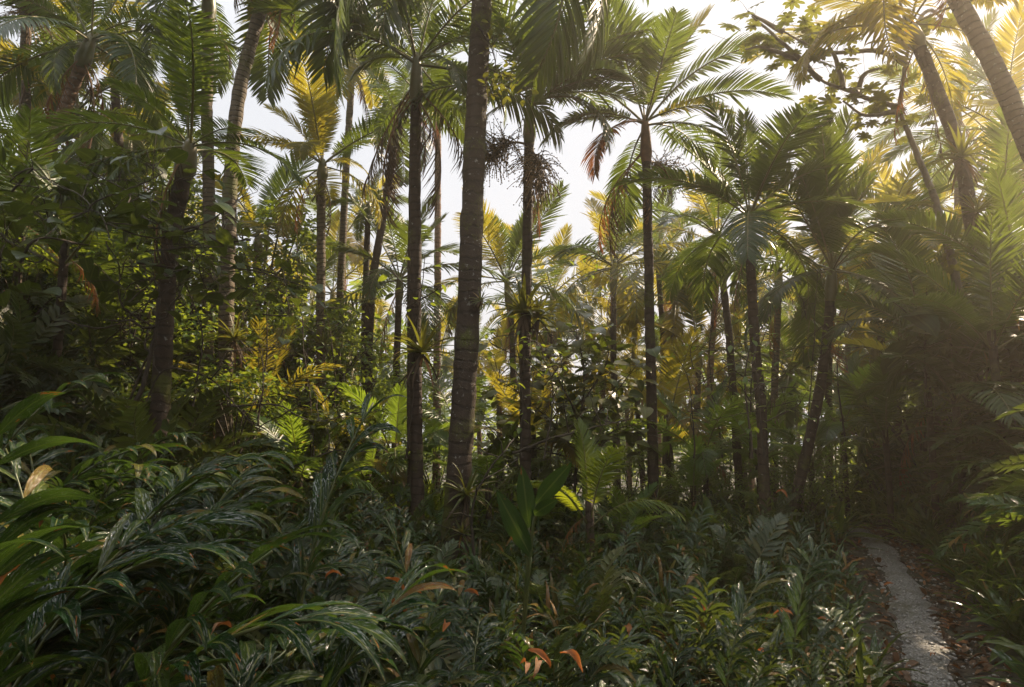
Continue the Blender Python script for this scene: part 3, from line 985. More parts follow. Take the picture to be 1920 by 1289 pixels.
palm('slender palm bending from beside the tufted one towards the open sky', [(688, 800, 12.5), (694, 580, 12.5), (714, 430, 12.5), (728, 345, 12.5), (738, 270, 12.5)],
     0.17, 0.14, L=1.7, n=9, seed=18, dead=3, el_lo=-20, deadmat='frond_gray')
palm('lower palm with broad fronds spread between two dark trunks', [(742, 780, 13.0), (745, 640, 13.0), (748, 560, 13.0)],
     0.15, 0.125, L=2.2, n=12, seed=19, dead=1, el_lo=-10, shaft=0.5, sig=[((630, 470, 12.6), dict(kind='arch', i=2)), ((820, 370, 12.8), dict(kind='erect', i=1)), ((800, 480, 12.4), dict(kind='arch', i=0))])
palm('very thin twin trunk touching the dark slim palm', [(770, 900, 9.6), (768, 700, 9.6), (770, 420, 9.8), (774, 240, 9.8)], 0.085, 0.075, L=1.4, n=5, seed=20, dead=2, el_lo=-30, deadmat='frond_gray')
palm('palm with golden tips glowing behind the fruiting palm trunk', [(965, 800, 14.5), (960, 640, 14.5), (955, 575, 14.5)],
     0.15, 0.13, L=2.3, n=11, seed=21, dead=1, el_lo=-10, alt='frond_gold_lit', altp=0.4, sig=[((1080, 470, 14), dict(kind='arch', i=1)), ((1010, 390, 14), dict(kind='erect', i=0)), ((925, 410, 14), dict(kind='erect', i=1))])
palm('bushy palm with arching golden fronds, filling the gap beside straight trunk', [(1155, 800, 16.0), (1150, 640, 16.0), (1150, 545, 16.0)],
     0.16, 0.14, L=2.6, n=13, seed=22, dead=2, el_lo=-20, alt='frond_gold_lit', altp=0.4, sig=[((1040, 470, 15.6), dict(kind='arch', i=1)), ((1110, 400, 15.6), dict(kind='arch', i=1, mat='frond_gold_lit')), ((1210, 430, 15.6), dict(kind='arch', i=0))])
for (px, ptop, Y, L, mt, lab) in [
    (822, 660, 20, 2.0, 'frond_gold_lit', 'small bright yellow palm crown low behind the stoutest trunk'),
    (895, 640, 22, 2.2, 'frond', 'hazy palm glimpsed just beyond the stoutest mossy trunk'),
    (1060, 640, 21, 2.2, 'frond', 'pale palm with greyish fronds above the broad-leaved bush'),
    (1190, 650, 19, 2.1, 'frond', 'greyish palm low beside the straight sky-reaching palm'),
    (1265, 560, 17, 2.2, 'frond_gold_lit', 'orange tipped palm shining beyond the straight sky-reaching palm'),
    (1310, 650, 16, 2.3, 'frond_gold_lit', 'bright yellow green palm between two straight trunks'),
    (545, 590, 15, 2.3, 'frond', 'green palm with pale trunk below the free-standing yellowing palm'),
    (515, 650, 18, 2.2, 'frond_gold_lit', 'yellow palm low in the sunlit bushes near the pale ringed palm'),
    (1640, 640, 14, 2.4, 'frond', 'hazy palm beyond the curved leaning trunk'),
    (1480, 690, 17, 2.3, 'frond', 'low hazy palm between the slim trunk and curved trunk'),
    (1700, 480, 13, 2.4, 'frond_gold_lit', 'golden palm in the bright haze under the umbrella-leaf tree'),
    (1790, 560, 14, 2.4, 'frond', 'palm deep in the brown haze below the shaggy leaning trunk'),
    (1880, 430, 11, 2.4, 'frond_gold_lit', 'glowing palm crown beneath the thick leaning pale trunk'),
    (1420, 610, 22, 2.4, 'frond_gold_lit', 'distant yellow palm seen past the slim dark-fan palm'),
    (700, 660, 17, 1.9, 'frond_brightened', 'low brightened palm between the tufted palm and its neighbour'),
    (770, 690, 19, 2.0, 'frond_brightened', 'low far palm glimpsed past the very thin twin trunk'),
    (860, 720, 21, 2.0, 'frond_brightened', 'low far palm hard by the stoutest trunk'),
    (935, 700, 18, 2.0, 'frond_gold_lit', 'low golden palm between stoutest and fruiting trunks'),
    (1030, 700, 20, 2.0, 'frond_brightened', 'low far palm over the round-leaved bush'),
    (1130, 690, 17, 2.0, 'frond_gold_lit', 'low golden palm over the glowing lime palm'),
    (1175, 730, 22, 2.1, 'frond_brightened', 'low far palm with pale fronds by the straight trunk'),
    (1260, 690, 20, 2.1, 'frond_brightened', 'low far palm past the far pale trunk'),
    (1335, 720, 18, 2.0, 'frond_brightened', 'low brightened palm framed by the thin straight palm'),
    (1400, 720, 23, 2.1, 'frond_gold_lit', 'low far golden palm between thin and slim trunks'),
    (1450, 740, 19, 2.0, 'frond_brightened', 'low brightened palm framed by slim and curved trunks'),
    (1530, 720, 21, 2.1, 'frond_brightened', 'low far palm crossing behind the curved trunk'),
    (1630, 720, 20, 2.1, 'frond_brightened', 'low far palm over the vanishing path'),
    (1795, 190, 15, 2.6, 'frond', 'high palm crown in the glare between the two leaning trunks'),
    (1885, 230, 12.5, 2.5, 'frond', 'palm crown dark against the glare by the thick leaning trunk'),
    (1650, 470, 14, 2.3, 'frond', 'palm crown under the bare umbrella leaf branch'),
    (150, 190, 10.5, 2.3, 'frond', 'dark palm crown hanging over the reddish leaning palm'),
    (215, 60, 12, 2.5, 'frond', 'dark palm crown at the top between reddish and comb palms'),
    (95, 120, 12.5, 2.4, 'frond', 'dark palm crown between the green crownshaft and reddish palm'),
    (240, 240, 13, 2.6, 'frond', 'dark palm crown behind the rusty dead fronds'),
    (190, 470, 15, 2.3, 'frond_gold_lit', 'yellow lit palm seen through the shaded vines'),
    (1760, 700, 11, 2.2, 'frond', 'palm with low drooping fronds on top of the fern bank'),
    (660, 90, 14, 2.6, 'frond', 'high dark palm crown filling the top between slim trunks'),
    (1035, 545, 19, 2.4, 'frond', 'palm crown over the big bromeliad clump'),
    (1110, 570, 21, 2.4, 'frond_gold_lit', 'yellowing palm crown over the broad-leaved bush'),
    (1235, 470, 18, 2.4, 'frond', 'palm crown crossing behind the straight palm trunk'),
    (1345, 450, 16, 2.4, 'frond_gold_lit', 'golden palm crown mingling with the thin straight palm'),
    (1460, 500, 15, 2.4, 'frond', 'dark palm crown filling in under the dark fan'),
    (625, 540, 18, 2.3, 'frond_gold_lit', 'yellow palm crown behind the tufted palm'),
    (485, 430, 14, 2.4, 'frond', 'palm crown brushing the pale ringed trunk'),
    (300, 350, 14, 2.4, 'frond', 'palm crown lost behind the comb palm'),
    (1570, 430, 15, 2.5, 'frond', 'palm crown behind the curved leaning palm crown'),
    (985, 660, 24, 2.4, 'frond', 'far palm crown low behind the fruiting trunk'),
    (1385, 660, 20, 2.4, 'frond_gold_lit', 'far yellow palm crown low between the thin and slim trunks'),
    (1590, 610, 18, 2.4, 'frond', 'far palm crown right of the curved trunk, above the path'),
    (820, 110, 15, 2.5, 'frond', 'high palm crown wedged beside the stoutest trunk'),
]:
    j = random.uniform(-12, 12)
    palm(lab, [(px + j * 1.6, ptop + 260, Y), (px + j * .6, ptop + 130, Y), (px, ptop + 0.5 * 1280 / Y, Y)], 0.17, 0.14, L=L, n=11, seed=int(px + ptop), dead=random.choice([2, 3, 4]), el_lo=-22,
         mat=mt, alt='frond' if mt == 'frond_gold_lit' else 'frond_gold_lit', altp=0.35, bark=random.choice(['bark', 'bark_pale', 'bark_red']), group='palms growing further back', shaft=0.5)
# unseen palms added to shade the near plants and break up their reflections
for k, (x, y, z, lab) in enumerate([(-2.6, -1.2, 6.6, 'unseen shade palm added to arch over the near ginger from behind the viewpoint'), (-4.6, 1.3, 6.0, 'added shade palm just outside the view above the shaded slope'),
                                    (0.4, -1.6, 7.2, 'added unseen shade palm directly behind the viewpoint'), (-5.6, 3.4, 7.0, 'added unseen shade palm beyond the shaded edge of the view'), (-3.2, -3.4, 7.5, 'added unseen shade palm further behind the viewpoint'),
                                    (3.0, -2.2, 6.8, 'added unseen shade palm beside the path behind the viewpoint'), (-1.5, 0.7, 7.0, 'added unseen shade palm rising beside the viewpoint over the ginger'), (-3.1, 1.7, 7.4, 'added unseen shade palm rising between the viewpoint and the shaded slope')]):
    z0 = gh(x, y)
    palm(lab, [Vector((x, y, z0 - 0.1)), Vector((x + 0.1, y + 0.1, z0 + z * 0.5)), Vector((x + 0.3, y + 0.3, z))], 0.2, 0.16, L=2.9, n=15, seed=700 + k, dead=1, el_lo=-15, el_hi=60, group='unseen shade palms added around the viewpoint', extend=False)
# bare far trunks standing in the low sunlit gaps
for k, (px, py, Y, lab) in enumerate([(1475, 790, 30, 'thin far trunk standing in the bright low gap'), (1500, 780, 33, 'second thin far trunk in the bright low gap, nearer the curved palm'),
                                      (1240, 700, 24, 'far pale trunk beside the straight sky-reaching palm'), (1690, 660, 18, 'reddish far trunk under the umbrella leaf tree'),
                                      (1720, 650, 20, 'paler far trunk next to the reddish one'), (640, 640, 20, 'far thin trunk in the sunlit bushes'), (1615, 740, 26, 'pale far trunk over the end of the path')]):
    palm(lab, [(px - 4, py + 60, Y), (px, py, Y), (px + 5, py - 160, Y)], 0.2, 0.16, L=2.6, n=9, seed=500 + k, bark='bark_red', dead=2, group='far palms in the sunlit gaps', mat='frond_gold_lit', alt='frond', altp=0.5)


# --- stemless young palms in the undergrowth
def young_palm(label, px, py, Y, L, n, seed, mat='frond', el=(80, 25), dead=0, group='young palms in the undergrowth'):
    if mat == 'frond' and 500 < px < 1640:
        mat = 'frond_brightened'  # midground fronds take the lighter leaf colour in place of more light
    if 'lime' in label:
        el = (88, 50)
    p = at(px, py, Y)
    root = thing('young_palm', (p.x, p.y, gh(p.x, p.y)), label, 'young palm', group)
    top = Vector((p.x, p.y, max(p.z, gh(p.x, p.y) + 0.15)))
    g = Geo()
    hh = top.z - root.location.z
    tube(g, catmull([(0, 0, -0.1), (0.01, 0, hh * 0.5), (0, 0, hh + 0.15)], 0.1), 0.045, 8)
    link('stem', g.mesh('stem', M['bark']), root)
    crown(root, top, L, n, seed, mat, el[0], el[1])
    rr = random.Random(seed)
    for k in range(dead):
        m = Matrix.Translation(top - root.location) @ dir_matrix(rr.random() * 6.28, radians(-30)) @ Matrix.Scale(L * 0.5, 4)
        link('dead_frond', frond_mesh('dead', k % 2, 'frond_dead'), root, m)


for k, (px, py, Y, L, n, mt, dead, lab) in enumerate([
    (1095, 860, 11.0, 1.7, 8, 'frond', 0, 'young palm with fronds upright in the broad-leaved bush'),
    (1105, 965, 7.6, 1.15, 5, 'frond_lime', 1, 'glowing lime young palm with a rust-red dead frond'),
    (915, 930, 9.8, 1.4, 8, 'frond', 0, 'dark young palm just behind the stoutest trunk'),
    (1320, 850, 11.2, 1.6, 9, 'frond', 1, 'young palm between straight and thin trunks'),
    (1300, 930, 10.6, 1.2, 8, 'frond', 1, 'low young palm with hanging rust-red leaf by the straight palm'),
    (1170, 1010, 8.6, 0.95, 7, 'frond', 0, 'young palm spreading flat fronds between the ginger and straight palm'),
    (1580, 800, 13.0, 1.7, 8, 'frond', 1, 'young palm at the far end of the path'),
    (1660, 820, 10.5, 1.6, 8, 'frond', 0, 'young palm at the foot of the fern bank'),
    (1790, 740, 8.6, 1.7, 9, 'frond', 0, 'young palm with long dark fronds jutting from the fern bank'),
    (690, 910, 9.8, 1.4, 8, 'frond', 0, 'grey-green young palm in front of tufted palm'),
    (640, 870, 10.0, 1.4, 8, 'frond_gold_lit', 0, 'young palm catching light among the sunny bushes'),
    (1250, 800, 12.5, 1.8, 9, 'frond_gold_lit', 0, 'sunlit young palm touching the straight palm'),
    (1420, 860, 12.0, 1.6, 8, 'frond', 0, 'young palm behind slim dark-fan palm'),
    (1520, 880, 10.8, 1.2, 7, 'frond', 0, 'young palm under the curved leaning trunk'),
    (860, 800, 12.0, 1.6, 8, 'frond', 0, 'young palm hidden behind the stoutest trunk'),
    (1000, 830, 11.0, 1.7, 8, 'frond_gold_lit', 0, 'golden young palm behind fruiting palm trunk'),
    (560, 900, 8.5, 1.1, 7, 'frond', 1, 'shaded young palm with rusty leaf behind the ginger'),
    (740, 850, 10.5, 1.5, 7, 'frond', 0, 'young palm between tufted palm and dark slim trunk'),
    (1730, 620, 9.6, 1.8, 8, 'frond', 0, 'young palm high on the bank in the brown haze'),
    (1860, 640, 7.8, 1.7, 8, 'frond', 0, 'young palm on the bank under the shaggy leaning palm'),
    (1910, 520, 8.5, 2.0, 8, 'frond', 0, 'young palm up against the hazy edge of the bank'),
    (120, 480, 7.0, 1.6, 8, 'frond', 1, 'young palm drooping over the dark shaded fern slope'),
    (40, 420, 7.5, 1.6, 7, 'frond', 1, 'young palm with rusty fronds at the shaded edge'),
    (480, 780, 10.0, 1.6, 8, 'frond_gold_lit', 0, 'sunlit young palm behind the pale ringed palm'),
]):
    young_palm(lab, px, py, Y, L, n, 900 + k, mt, dead=dead)

bromeliad('large bromeliad clump wrapped round the fruiting palm trunk', 982, 590, 9.45, 1.55, 1)
bromeliad('second rosette tucked on the far side of the large bromeliad clump', 1010, 600, 9.6, 1.25, 0)
bromeliad('yellow green bromeliad on the dark slim trunk', 792, 665, 8.85, 1.35, 0)
bromeliad('low bright bromeliad on the side of the stoutest trunk', 872, 930, 7.2, 0.85, 2, 0.5)
bromeliad('lowest small bromeliad at the foot of the stoutest trunk', 868, 1003, 7.2, 0.5, 2, 0.5)
bromeliad('small bromeliad high on the edge of the stoutest trunk', 902, 565, 7.25, 0.35, 2, 0.8)
bromeliad('dark bromeliad on the trunk of pale ringed palm', 440, 640, 8.85, 1.05, 0)
bromeliad('spiky bromeliad on the free-standing yellowing palm', 606, 650, 11.3, 0.9, 0)
bromeliad('upper wispy bromeliad on the free-standing yellowing palm', 594, 365, 11.3, 0.6, 2)
bromeliad('bromeliad where the tufted and bending palms cross', 688, 570, 12.3, 0.95, 0)
bromeliad('big dark bromeliad on the shaggy leaning palm', 1803, 300, 8.4, 1.15, 1)
bromeliad('bromeliad lower down the shaggy leaning palm', 1832, 400, 8.4, 0.9, 0)
bromeliad('bromeliad low on the straight sky-reaching palm', 1232, 950, 9.85, 0.75, 0)
bromeliad('pale bromeliad glowing in the haze on the bank', 1855, 690, 8.0, 0.6, 2)


# ------------------------------------------------------------------ leaf templates
def tmpl(fn):
    g = Geo()
    fn(g)
    return g.arrays()


OVATE = tmpl(lambda g: leaf_strip(g, (0, 0, 0), (1, 0, 0.15), 1.0, 0.52, droop=0.7, fold=0.25, n=4, base=0.15, peak=0.38))
HEART = tmpl(lambda g: leaf_strip(g, (0, 0, 0), (1, 0, 0.1), 1.0, 0.86, droop=0.6, fold=0.22, n=5, base=0.72, peak=0.22, wave=0.02))
LANCE = tmpl(lambda g: leaf_strip(g, (0, 0, 0), (1, 0, 0.3), 1.0, 0.20, droop=1.2, fold=0.3, n=5, base=0.2, peak=0.35))


def palmate(g):
    for k in range(9):
        a = radians(-150 + 300 * k / 8)
        L = 0.5 * (1.0 - 0.25 * abs(k - 4) / 4)
        leaf_strip(g, (0, 0, 0), (cos(a), sin(a), 0.12), L, 0.165, droop=0.6, fold=0.15, n=6, base=0.22, peak=0.70, m=0)


PALMATE = tmpl(palmate)


def vec_mats(P, az, el, roll, s):
    P = np.asarray(P, float)
    ca, sa, ce, se = np.cos(az), np.sin(az), np.cos(el), np.sin(el)
    X = np.stack([ce * ca, ce * sa, se], -1)
    Y0 = np.stack([-sa, ca, np.zeros_like(ca)], -1)
    Z0 = np.cross(X, Y0)
    cr, sr = np.cos(roll)[:, None], np.sin(roll)[:, None]
    Y = Y0 * cr + Z0 * sr
    Z = Z0 * cr - Y0 * sr
    m = np.zeros((len(P), 4, 4))
    s = np.broadcast_to(s, (len(P),))[:, None]
    m[:, :3, 0], m[:, :3, 1], m[:, :3, 2], m[:, :3, 3] = X * s, Y * s, Z * s, P
    m[:, 3, 3] = 1
    return m


def shrub_meshes(seed, leaves=1500, size=0.11, leaf=OVATE, mat='shrub', rx=0.8, rz=1.0, lobes=9):
    """a bush of height about 2*rz on branching stems; leaves gather in uneven lobes with gaps between"""
    rs = np.random.default_rng(seed)
    g, st = Geo(), Geo()
    cs = []
    for k in range(lobes):
        a = rs.random() * 6.28
        r = rx * rs.random() ** 0.5
        c = np.array([r * cos(a), r * sin(a), rz * (0.45 + 1.45 * rs.random() * (1 - 0.35 * r / rx))])
        cs.append((c, rx * (0.22 + 0.30 * rs.random())))
        pts = catmull([(0.05 * rs.normal(), 0.05 * rs.normal(), -0.1), tuple(c * np.array([0.35, 0.35, 0.5])), tuple(c)], 0.12)
        tube(st, pts, np.linspace(0.022, 0.007, len(pts)), 5)
    per = leaves // lobes
    P, AZ = [], []
    for c, r in cs:
        v = rs.normal(0, 1, (per, 3))
        v /= np.linalg.norm(v, axis=1)[:, None]
        p = c + v * (r * (0.35 + 0.65 * rs.random((per, 1)) ** 0.6)) * np.array([1.15, 1.15, 0.8])
        P.append(p)
        AZ.append(np.arctan2(v[:, 1], v[:, 0]) + rs.normal(0, 0.7, per))
    P, AZ = np.concatenate(P), np.concatenate(AZ)
    n = len(P)
    g.scatter(leaf, vec_mats(P, AZ, rs.normal(-0.25, 0.45, n), rs.normal(0, 0.4, n), size * (0.6 + 0.7 * rs.random(n))), rs.random(n) * 0.35)
    return g.mesh('foliage', M[mat]), st.mesh('stem', M['twig'])


SHRUBS = [shrub_meshes(1, 2200, 0.075, lobes=13), shrub_meshes(2, 2800, 0.06, lobes=14), shrub_meshes(3, 1500, 0.095, lobes=11), shrub_meshes(4, 2200, 0.08, rx=0.6, rz=1.4, lobes=16),
          shrub_meshes(5, 900, 0.12, HEART, 'vine', lobes=12), shrub_meshes(6, 800, 0.22, LANCE, 'shrub', lobes=9), shrub_meshes(7, 3400, 0.05, rx=0.9, lobes=16)]


def shrub(label, x, y, s, k, group='leafy bushes in the understorey', dz=0.0):
    t = thing('leafy_bush', (x, y, gh(x, y) + dz), label, 'bush', group, (0, 0, random.random() * 6.28), s)
    link('foliage', SHRUBS[k][0], t)
    link('stem', SHRUBS[k][1], t)


for (px, Y, s, k, lab) in [
    (500, 11.5, 1.6, 0, 'sunlit bush behind the pale ringed palm'), (570, 12.0, 1.7, 1, 'yellow green bush at the foot of the free-standing palm'),
    (640, 12.5, 1.6, 6, 'fine leaved bush between the free-standing and tufted palms'), (470, 13.5, 1.9, 3, 'tall bush rising beyond the pale ringed palm'),
    (560, 15.0, 2.1, 0, 'tall sunlit bush below the yellow palm'), (650, 16.0, 1.9, 1, 'bush deep in the gap behind the tufted palm'),
    (720, 14.0, 1.4, 2, 'bush among the crossing slender palms'), (820, 13.0, 0.9, 0, 'bush between the dark slim and stoutest trunks'),
    (930, 13.0, 1.0, 4, 'heart leaved bush seen beside the stoutest trunk'), (1060, 13.5, 1.1, 1, 'bush behind the broad-leaved bush'),
    (1180, 12.0, 0.9, 0, 'bush close beside the straight palm'), (1290, 13.0, 0.9, 5, 'narrow leaved bush between straight and thin palms'),
    (1360, 14.0, 1.0, 1, 'bush behind the thin palm pair'), (1470, 13.0, 1.2, 0, 'bush between the slim and curved palms'),
    (1560, 14.5, 1.2, 6, 'fine leaved bush near the end of the path'), (1640, 13.0, 1.2, 2, 'bush closing the view above the path'),
    (1720, 11.5, 1.2, 0, 'bush on the crest of the fern bank'), (1820, 9.8, 1.1, 1, 'hazy bush on the bank under leaning palms'),
    (1900, 8.6, 1.2, 4, 'heart leaved bush at the hazy edge of the bank'),
    
    (240, 9.5, 1.3, 0, 'shaded bush behind the comb palm'), (330, 10.5, 1.6, 1, 'bush glowing behind the comb palm trunk'),
    (400, 12.0, 1.9, 0, 'tall bush filling the gap by the yellowish trunk'), (160, 11.0, 1.1, 3, 'tall dark bush at the top of the shaded slope'),
    (60, 10.0, 0.8, 1, 'dark bush over the shaded fern slope'), (20, 7.5, 0.7, 0, 'near dark bush at the shaded edge'), (270, 13.0, 1.4, 3, 'tall bush deep in the shade'),
    (440, 8.8, 0.8, 2, 'low bush at the foot of the pale ringed palm'), (590, 9.0, 0.75, 4, 'low heart leaved bush behind the ginger'),
    (1030, 10.9, 0.7, 2, 'low bush by the fruiting palm base'), (1150, 10.6, 0.55, 6, 'small bush in the middle undergrowth'),
    (1330, 11.2, 0.6, 0, 'low bush between the thin trunks'), (1500, 10.5, 0.7, 1, 'low bush under the curved trunk'),
]:
    p = at(px, 800, Y)
    shrub(lab, p.x, p.y, s, k)


# ------------------------------------------------------------------ leafy branches placed by their stems
def leafy(name, label, cat, stems, leaf, lmat, size, count, seed, smat='twig', rad=0.012, group=None, spread=0.12, eln=-0.3, ground=True):
    rs = np.random.default_rng(seed)
    W = [[at(*p) for p in s] for s in stems]
    b = W[0][0]
    root = thing(name, (b.x, b.y, b.z), label, cat, group)
    R = np.array(root.location)
    st, g = Geo(), Geo()
    segs = []
    for s in W:
        cv = catmull([tuple(p) for p in s], 0.06) - R
        jit = wob(rs, len(cv), 7, 3) * 0.02
        jit[0] = 0
        cv = cv + jit
        r0 = rad * (1.0 if len(segs) == 0 else 0.55)
        tube(st, cv, np.linspace(r0, r0 * 0.3, len(cv)), 6)
        segs.append(cv)
    tot = sum(len(c) for c in segs)
    for cv in segs:
        n = max(1, int(count * len(cv) / tot))
        i = (len(cv) * (0.15 + 0.85 * rs.random(n))).astype(int).clip(0, len(cv) - 1)
        off = rs.normal(0, spread, (n, 3))
        P = cv[i] + off
        az = np.arctan2(off[:, 1], off[:, 0])
        g.scatter(leaf, vec_mats(P, az, rs.normal(eln, 0.35, n), rs.normal(0, 0.3, n), size * (0.6 + 0.6 * rs.random(n))), rs.random(n) * 0.4)
        for q in range(n):
            tube(st, [cv[i[q]], cv[i[q]] + off[q] * 0.5 + np.array([0, 0, 0.02]), P[q]], [0.004, 0.003, 0.002], 3, cap=False)
    link('stem', st.mesh('stem', M[smat]), root)
    link('foliage', g.mesh('foliage', M[lmat]), root)
    return root


rv = random.Random(31)
Vn = 'heart leaved climbers in the shade'
vine_labels = ['dark heart leaved climber draped below the upright comb frond', 'heart leaved climber hanging at the shaded edge', 'climber with broad leaves crossing the comb palm trunk',
               'climber reaching from the comb palm to the pale ringed palm', 'low climber around the comb palm trunk', 'climber dangling between yellowish and pale ringed trunks']
vine_boxes = [(20, 300, 290, 370, 5.6), (0, 170, 320, 450, 5.2), (150, 480, 310, 400, 5.8), (330, 570, 330, 480, 6.4), (180, 420, 380, 520, 6.0), (380, 540, 420, 600, 8.2)]
for k, (x0, x1, y0, y1, Y) in enumerate(vine_boxes):
    stems = []
    for q in range(5):
        xa, ya = rv.uniform(x0, x1), rv.uniform(y0, y1) + 60
        pts = [(xa, ya, Y + rv.uniform(-.3, .3))]
        for z in range(3):
            pts.append((min(x1, max(x0, pts[-1][0] + rv.uniform(-110, 110))), min(y1 + 60, max(y0, pts[-1][1] + rv.uniform(-60, 50))), Y + rv.uniform(-.5, .5)))
        stems.append(pts)
    leafy('climber', vine_labels[k], 'climbing plant', stems, HEART, 'vine', 0.17 if k != 5 else 0.15, 52, 40 + k, group=Vn, spread=0.15)
leafy('broad_leaved_bush', 'broad round-leaved bush before the hazy palms, beside the fruiting trunk', 'bush',
      [[(1075, 960, 10.2), (1085, 820, 10.2), (1095, 700, 10.1), (1080, 610, 10.1)], [(1085, 830, 10.2), (1150, 740, 10.1), (1200, 680, 10.1)], [(1085, 850, 10.2), (1000, 760, 10.1), (930, 710, 10.1)],
       [(1085, 780, 10.1), (1030, 680, 10.1), (1000, 640, 10.1)], [(1090, 760, 10.1), (1140, 670, 10.1), (1130, 620, 10.1)], [(1080, 860, 10.2), (1150, 810, 10.1), (1220, 790, 10.0)], [(1080, 860, 10.2), (970, 830, 10.1), (900, 790, 10.1)]],
      HEART, 'vine', 0.24, 330, 77, rad=0.03, spread=0.26)
leafy('mossy_sprig', 'yellow green leafy creeper clinging to the top of stoutest trunk', 'creeper', [[(906, 60, 7.3), (890, 40, 7.3), (925, 110, 7.3), (915, 180, 7.3)], [(905, 120, 7.3), (955, 150, 7.2), (985, 165, 7.1)]],
      OVATE, 'gold_leaf', 0.11, 70, 78, rad=0.01, spread=0.09)
# umbrella-leaf tree whose branch reaches into the white sky
leafy('umbrella_leaf_tree', 'umbrella leaf tree with a long bare branch reaching into white sky', 'tree',
      [[(1836, 720, 9.2), (1800, 560, 9.2), (1755, 380, 9.2), (1702, 250, 9.2), (1690, 190, 9.2), (1700, 90, 9.2)],
       [(1692, 205, 9.2), (1610, 178, 9.1), (1540, 150, 9.0), (1490, 110, 9.0)], [(1700, 120, 9.2), (1640, 95, 9.1), (1540, 95, 9.0), (1470, 60, 8.9)],
       [(1540, 150, 9.0), (1480, 90, 8.9), (1410, 30, 8.9)], [(1610, 178, 9.1), (1620, 140, 9.0), (1660, 125, 9.0)], [(1580, 165, 9.0), (1560, 100, 9.0), (1530, 60, 9.0)], [(1690, 210, 9.2), (1620, 215, 9.0), (1580, 190, 9.0)],
       [(1500, 115, 9.0), (1440, 90, 8.8), (1400, 95, 8.8)], [(1470, 60, 8.9), (1400, 20, 8.9)], [(1700, 90, 9.2), (1740, 20, 9.1), (1790, 60, 9.0)]],
      PALMATE, 'gold_leaf', 0.34, 165, 79, smat='branch_pale', rad=0.075, spread=0.2, eln=-0.15)
leafy('shield_leaf_plant', 'plant with huge shield shaped leaves over the fern bank', 'large-leaved plant',
      [[(1735, 760, 8.4), (1735, 660, 8.4), (1735, 600, 8.3), (1700, 560, 8.2)], [(1735, 620, 8.3), (1650, 545, 8.2)], [(1735, 640, 8.3), (1770, 625, 8.1)], [(1735, 600, 8.3), (1740, 540, 8.2)]],
      HEART, 'vine', 0.62, 9, 80, rad=0.015, spread=0.10, eln=-0.1)

# bare arching branches in the shade
for k, (pts, r, lab) in enumerate([
    ([(255, 800, 6.6), (300, 705, 6.6), (350, 695, 6.5), (400, 715, 6.4), (430, 750, 6.3), (470, 790, 6.2)], 0.013, 'bare thin branch arching from the comb palm over the ginger'),
    ([(240, 780, 6.8), (265, 700, 6.8), (290, 620, 6.8), (230, 570, 6.7), (222, 500, 6.6), (200, 460, 6.6)], 0.016, 'dark crooked branch leaning on the comb palm trunk'),
    ([(235, 800, 6.5), (270, 720, 6.5), (285, 650, 6.5), (300, 560, 6.5)], 0.035, 'thick dark leaning stem beside the comb palm'),
    ([(120, 600, 6.3), (170, 615, 6.3), (220, 605, 6.4), (290, 560, 6.5), (400, 500, 6.6)], 0.009, 'thin sagging vine strung from the dark slope'),
    ([(430, 760, 6.6), (520, 760, 6.6), (600, 790, 6.5), (680, 770, 6.6)], 0.010, 'thin pale vine running low behind the ginger'),
    ([(600, 760, 9.5), (650, 700, 9.5), (690, 655, 9.5), (720, 620, 9.5)], 0.010, 'thin bare twig slanting before the tufted palm'),
    ([(960, 850, 8.2), (1040, 820, 8.2), (1120, 800, 8.3), (1180, 780, 8.4)], 0.018, 'bare branch slanting under the broad-leaved bush'),
    ([(890, 960, 7.0), (915, 890, 7.0), (945, 850, 7.0), (965, 820, 7.2)], 0.018, 'dark stick leaning by the stoutest trunk'),
    ([(540, 880, 8.0), (620, 850, 8.0), (700, 850, 8.2)], 0.012, 'fallen thin branch lying among shaded bushes'),
    ([(200, 420, 5.8), (300, 450, 5.8), (420, 400, 6.0), (470, 340, 6.2)], 0.008, 'thin vine looping across the comb palm'),
]):
    W = [at(*p) for p in pts]
    if k in (0, 1, 2, 7):
        z = W[0]
        W = [Vector((z.x, z.y, gh(z.x, z.y) - 0.05))] + W
    g = Geo()
    b = W[0]
    cv = catmull([tuple(p - b) for p in W], 0.05)
    rs = np.random.default_rng(k)
    cv[1:] += wob(rs, len(cv), 9, 3)[1:] * 0.03
    tube(g, cv, np.linspace(r, r * 0.35, len(cv)), 7)
    for q in range(6):
        i = int(len(cv) * (0.3 + 0.6 * rs.random()))
        d = rs.normal(0, 1, 3)
        d[2] = abs(d[2])
        pp = [cv[i]]
        for z in range(4):
            pp.append(pp[-1] + nrm(d) * 0.11 + rs.normal(0, 0.03, 3))
        tube(g, pp, np.linspace(r * 0.5, r * 0.15, 5), 5)
    o = link('bare_branch', g.mesh('bare_branch', M['twig']))
    o.location = b
    tag(o, lab, 'branch', 'bare branches and vines')


